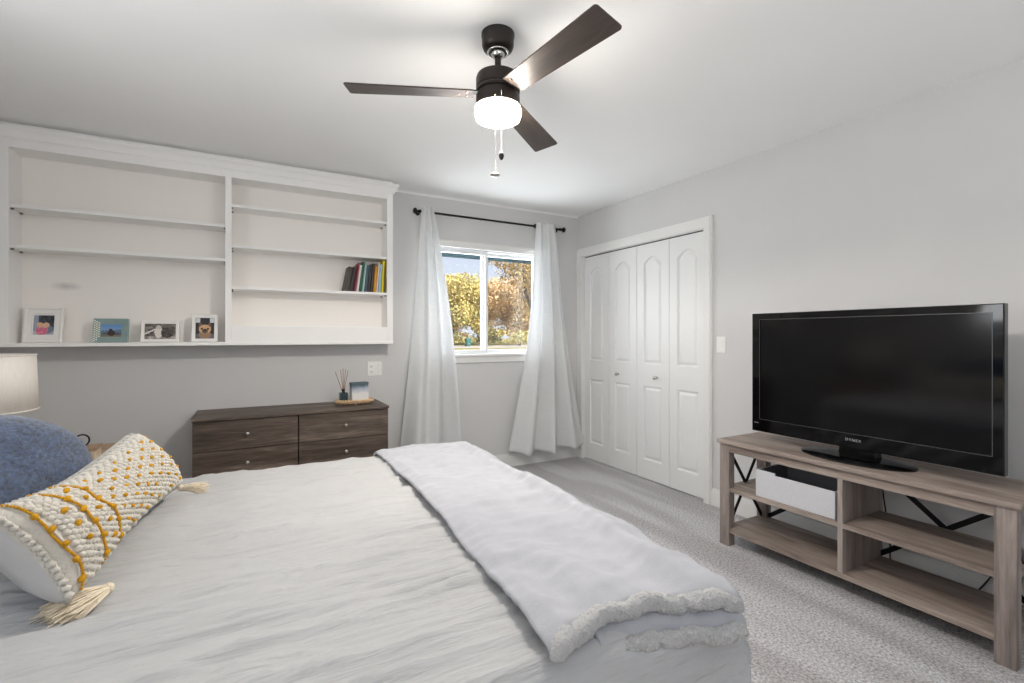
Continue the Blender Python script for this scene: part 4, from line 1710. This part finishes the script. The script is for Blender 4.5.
obj('tassel', tassel((-0.252, 1.335, 0.685), (-0.69, -0.72, -0.08), 0.115, 0.044, 3, 340), M['tassel'], lp)
obj('tassel', tassel(LB + Vector((0.0, -0.01, 0.0)), (0.9, -0.1, -0.15), 0.085, 0.03, 4, 110), M['tassel'], lp)

# blue square cushion behind it
bc = thing('cushion', 'blue chenille square cushion leaning behind the cream lumbar pillow', 'cushion', (-0.62, 1.72, EZ))
BCc = Vector((-0.605, 1.80, 0.868))
bn_ = Vector((0.88, -0.34, 0.34)).normalized()
by_ = Vector((0, 1, 0))
by_ = (by_ - bn_ * by_.dot(bn_)).normalized()
bz_ = bn_.cross(by_)
if bz_.z < 0:
    bz_ = -bz_


def bluep(u, v):
    a = (u - 0.5) * 2
    top = 0.79 + 0.235 * math.sqrt(max(0.0, 1 - ((a + 0.2) / 1.2) ** 2)) if a > -0.2 else 1.025 - 0.05 * (a + 0.2) ** 2
    z = 0.678 + (top - 0.678) * v
    y = 1.765 + 0.315 * a * (1 - 0.06 * (1 - (2 * v - 1) ** 2) * abs(a) ** 4)
    return Vector((-0.592 + 0.36 * (y - 1.765) - 0.30 * (z - 0.85), y, z))


b = nb()
cushion(b, bluep, bn_, 0.095, 40, 40, (0, 0), 0.5, 3.0)
obj('cushion_body', b, M['blue'], bc, smooth=180)
b = nb()
loop = [bluep(i / 24, 0) for i in range(24)] + [bluep(1, i / 24) for i in range(24)] + [bluep(1 - i / 24, 1) for i in range(24)] + [bluep(0, 1 - i / 24) for i in range(25)]
tube(b, loop, 0.004, 6)
obj('seam', b, M['blue'], bc, smooth=180)

# ------------------------------------------------------------------ nightstand, box, table lamp
ns = thing('nightstand', 'tan wooden nightstand between the bed and the back wall', 'nightstand', (-0.86, 2.80, 0))
NX0, NX1, NY0, NY1, NZ = -1.22, -0.50, 2.56, 3.02, 0.70
obj('top', bx(NX0, NX1, NY0, NY1, NZ - 0.025, NZ), M['tan'], ns, bevel=0.003)
b = nb()
box(b, NX0 + 0.02, NX1 - 0.02, NY0 + 0.02, NY1 - 0.02, 0.25, NZ - 0.025)
obj('body', b, M['tan'], ns)
dw = obj('drawer', bx(NX1 - 0.02, NX1 - 0.002, NY0 + 0.035, NY1 - 0.035, 0.45, NZ - 0.04), M['tan'], ns, bevel=0.002)
b = nb()
lathe(b, [(0.006, 0), (0.006, 0.012), (0.014, 0.018), (0.012, 0.026), (0.002, 0.028)], (NX1 - 0.002, 2.79, 0.56), 16, 'X')
obj('knob', b, M['black_metal'], dw, smooth=60)
for xa in (NX0 + 0.02, NX1 - 0.06):
    for ya in (NY0 + 0.02, NY1 - 0.06):
        obj('leg', bx(xa, xa + 0.04, ya, ya + 0.04, 0, 0.25), M['tan'], ns)
kb = thing('keepsake_box', 'small beige box with a dark ring handle on the nightstand', 'box', (-0.62, 2.66, NZ))
obj('box_body', bx(-0.70, -0.55, 2.61, 2.71, NZ, NZ + 0.045), M['beige'], kb, bevel=0.004)
obj('box_lid', bx(-0.703, -0.547, 2.607, 2.713, NZ + 0.045, NZ + 0.058), M['tan'], kb, bevel=0.003)
b = nb()
torus(b, (-0.605, 2.655, NZ + 0.085), 0.025, 0.0032, (0.4, -0.9, 0), 24, 8)
ball(b, (-0.605, 2.655, NZ + 0.06), 0.006, 2)
obj('ring_handle', b, M['black_metal'], kb, smooth=180)
lm = thing('table_lamp', 'table lamp with an off-white linen drum shade on the nightstand', 'lamp', (-0.985, 2.80, NZ))
b = nb()
lathe(b, [(0.075, 0), (0.078, 0.006), (0.07, 0.014), (0.03, 0.02), (0.05, 0.05), (0.062, 0.09), (0.05, 0.135), (0.022, 0.165), (0.012, 0.18)], (-0.985, 2.80, NZ), 32)
obj('base', b, M['plate'], lm, smooth=60)
b = nb()
lathe(b, [(0.006, 0.18), (0.006, 0.30)], (-0.985, 2.80, NZ), 12)
for k in range(3):
    a = 2 * PI * k / 3
    tube(b, [(-0.985, 2.80, NZ + 0.30), (-0.985 + 0.19 * math.cos(a), 2.80 + 0.19 * math.sin(a), NZ + 0.435)], 0.0018, 5)
obj('stem', b, M['nickel'], lm)
b = nb()
lathe(b, [(0.200, 0.212), (0.192, 0.449)], (-0.985, 2.80, NZ), 64, caps=False)
o = obj('lamp_shade', b, M['shade'], lm, smooth=180)
so = o.modifiers.new('thickness', 'SOLIDIFY')
so.thickness = 0.003
b = nb()
for r_, z_ in ((0.2005, 0.2145), (0.1925, 0.4465)):
    torus(b, (-0.985, 2.80, NZ + z_), r_, 0.0028, (0, 0, 1), 64, 6)
obj('shade_rim', b, M['shade'], lm, smooth=180)

# ------------------------------------------------------------------ outdoors
GZ = 0.25
b = nb()
box(b, -60, 110, YB + T + 0.02, 130, GZ - 0.3, GZ)
struct('ground', b, M['lawn'])
b = nb()
loft(b, [[(-40, 38, GZ), (90, 30, GZ), (90, 30, GZ + 0.02), (-40, 38, GZ + 0.02)], [(-40, 46, GZ), (90, 38, GZ), (90, 38, GZ + 0.02), (-40, 46, GZ + 0.02)]])
struct('road', b, M['asphalt'])
# eave of the house over the window
b = nb()
box(b, XL - 0.5, XR + 1.2, YB + T, YB + T + 0.42, 2.07, 2.09)
box(b, XL - 0.5, XR + 1.2, YB + T + 0.42, YB + T + 0.445, 2.02, 2.19)
struct('trim_4', b, M['eave'])
b = nb()
loft(b, [[(x, y, z) for y, z in ((YB + 0.6, 2.19), (YB + 0.6, 2.215), (1.2, 5.3), (YF - 0.6, 2.33), (YF - 0.6, 2.30), (1.2, 5.27))] for x in (XL - 0.5, XR + 1.2)])
struct('roof', b, M['roof'])


def cyl_crown(rnd, n, rx, ry, rz, cz, size, hues, hole=0.0, seedv=0.0):
    """leaf clusters filling a lumpy crown; each leaf card is a bent four-sided blade with its own leaf colour"""
    vs, fs, cs = [], [], []
    lumps = [(Vector((rnd.gauss(0, 0.5) * rx, rnd.gauss(0, 0.5) * ry, cz + rnd.gauss(0, 0.45) * rz)), rnd.uniform(0.3, 0.55)) for _ in range(26)]
    while len(fs) < n:
        c, q = rnd.choice(lumps)
        d = Vector((rnd.gauss(0, 1), rnd.gauss(0, 1), rnd.gauss(0, 1))).normalized() * (rnd.random() ** 0.4)
        p = c + Vector((d.x * rx * q, d.y * ry * q, d.z * rz * q))
        if p.z < 0.3 or p.z > cz + rz * rnd.uniform(0.9, 1.02):
            continue
        if hole and noise.noise(p * 0.55 + Vector((seedv, 0, 0))) > hole:
            continue
        s = size * rnd.uniform(0.6, 1.3)
        nrm = Vector((rnd.gauss(0, 1), rnd.gauss(0, 1), rnd.gauss(0, 1) + 0.5)).normalized()
        t = nrm.orthogonal().normalized()
        t = Matrix.Rotation(rnd.uniform(0, 6.28), 3, nrm) @ t
        w = nrm.cross(t)
        k = len(vs)
        vs += [p - t * s, p + w * s * 0.5 + nrm * s * 0.15, p + t * s, p - w * s * 0.5 + nrm * s * 0.15]
        fs.append((k, k + 1, k + 2, k + 3))
        h = hues[min(len(hues) - 1, int(abs(noise.noise(c * 0.7 + Vector((seedv, 3, 1)))) * len(hues) * 1.6 + rnd.random() * 0.9))]
        j = rnd.uniform(0.85, 1.15)
        cs.append(tuple(min(1, s2l(v * 0.78 + w_ * 0.22) * j) for v, w_ in zip(h, (232, 214, 184))))
    return vs, fs, cs


def tree(name, label, cat, x, y, h, rx, ry, n, size, hues, seed, hole=0.0, trunk=0.14, low=0.15, group=None):
    rnd = random.Random(seed)
    o = thing(name, label, cat, (x, y, GZ), group=group)
    b = nb()
    pts = [(rnd.uniform(-0.02, 0.02) * h * k, rnd.uniform(-0.02, 0.02) * h * k, h * 0.8 * k / 6) for k in range(7)]
    tube(b, pts, [trunk * (1.15 - 0.15 * k) for k in range(7)], 10)
    for k in range(7):
        a = rnd.uniform(0, 2 * PI)
        z = h * rnd.uniform(0.3, 0.7)
        tube(b, [(0, 0, z), (rx * 0.35 * math.cos(a), ry * 0.35 * math.sin(a), z + h * 0.12), (rx * 0.75 * math.cos(a), ry * 0.75 * math.sin(a), z + h * 0.22)],
             [trunk * 0.45, trunk * 0.3, trunk * 0.1], 6)
    obj('trunk', b, M['bark'], o, local=True, smooth=180)
    rz = h * (1 - low) / 2
    vs, fs, cs = cyl_crown(rnd, n, rx, ry, rz, h * low + rz, size, hues, hole, seed)
    me = bpy.data.meshes.new('crown')
    me.from_pydata([tuple(v) for v in vs], [], fs)
    at = me.color_attributes.new('leaf_hue', 'FLOAT_COLOR', 'CORNER')
    for i, c in enumerate(cs):
        for k in range(4):
            at.data[i * 4 + k].color = (*c, 1)
    me.materials.append(M['leaf'])
    c = bpy.data.objects.new('crown', me)
    C.objects.link(c)
    c.parent = o
    return o


def at(px, dist):
    """point on the ground seen through the window at a bearing (in the photo's columns) and distance"""
    a = R(29.1) + math.atan((px - 512) / 479)
    return dist * math.sin(a), dist * math.cos(a)


YG = [(214, 200, 118), (196, 190, 112), (222, 204, 126), (176, 174, 100), (226, 192, 122)]
OR = [(232, 206, 150), (224, 192, 136), (214, 196, 136), (236, 214, 168), (204, 166, 120)]
RU = [(228, 200, 150), (218, 184, 136), (230, 206, 164), (204, 168, 124)]
DK = [(112, 112, 60), (140, 130, 70), (96, 98, 56), (170, 140, 80)]
for px, ds, h, rx, n, size, hues, seed, hole, lab in (
        (452, 50, 7.3, 3.1, 20000, 0.16, YG, 1, 0, 'yellow-green tree across the road, seen through the sash nearer the bookcase'),
        (422, 60, 8.6, 3.5, 12000, 0.22, YG, 3, 0, 'yellow-green tree far back, mostly behind the curtain towards the bookcase'),
        (487, 60, 8.2, 3.6, 16000, 0.18, OR, 4, 0.4, 'amber tree far back, seen behind the mullion of the window'),
        (519, 50, 7.0, 2.9, 18000, 0.16, RU, 5, 0.4, 'pale rust coloured tree across the road, seen through the sash nearer the closet'),
        (553, 60, 9.0, 3.5, 12000, 0.22, RU, 6, 0, 'rust coloured tree far back, mostly behind the curtain towards the closet'),
        (534, 23, 7.6, 3.5, 9000, 0.10, [(196, 160, 96), (170, 140, 84), (214, 178, 116), (120, 112, 70)], 7, 0.12,
         'nearest, open-crowned tan oak rising past the top of the window beside the closet curtain')):
    x, y = at(px, ds)
    tree('tree', lab, 'tree', x, y, h, rx, rx, n, size, hues, seed, hole, 0.2, 0.1 if ds > 30 else 0.27, group='autumn trees beyond the window')
for px, ds, h, rx, hues, seed, lab in ((444, 44, 1.5, 1.3, DK, 11, 'low olive shrub at the roadside under the yellow-green tree'),
                                       (486, 45, 1.8, 1.3, DK, 12, 'dark olive shrub at the roadside under the amber tree'),
                                       (520, 44, 1.5, 1.3, YG, 13, 'yellow shrub at the roadside under the rust coloured tree')):
    x, y = at(px, ds)
    tree('shrub', lab, 'shrub', x, y, h, rx, rx, 1500, 0.13, hues, seed, 0, 0.05, 0.05, group='roadside shrubs')
x, y = at(468, 42)
wb = thing('wheelie_bin', 'green wheeled refuse bin standing at the roadside', 'refuse bin', (x, y, GZ + 0.0))
b = nb()
wb.scale = (0.68, 0.68, 0.68)
sq = lambda s, z: [(i * s, j * s, z) for i, j in ((-1, -1), (1, -1), (1, 1), (-1, 1))]
loft(b, [sq(0.26, 0.08), sq(0.34, 0.95)])
obj('bin_body', b, M['bin_green'], wb, local=True, bevel=0.03)
b = nb()
loft(b, [sq(0.37, 0.95), sq(0.37, 1.0), sq(0.28, 1.06)])
obj('bin_lid', b, M['bin_green'], wb, local=True, bevel=0.02)
for s in (-1, 1):
    b = nb()
    lathe(b, [(0.11, -0.03), (0.11, 0.03)], (s * 0.26, 0.26, 0.11), 16, 'X')
    obj('wheel', b, M['black_metal'], wb, local=True)
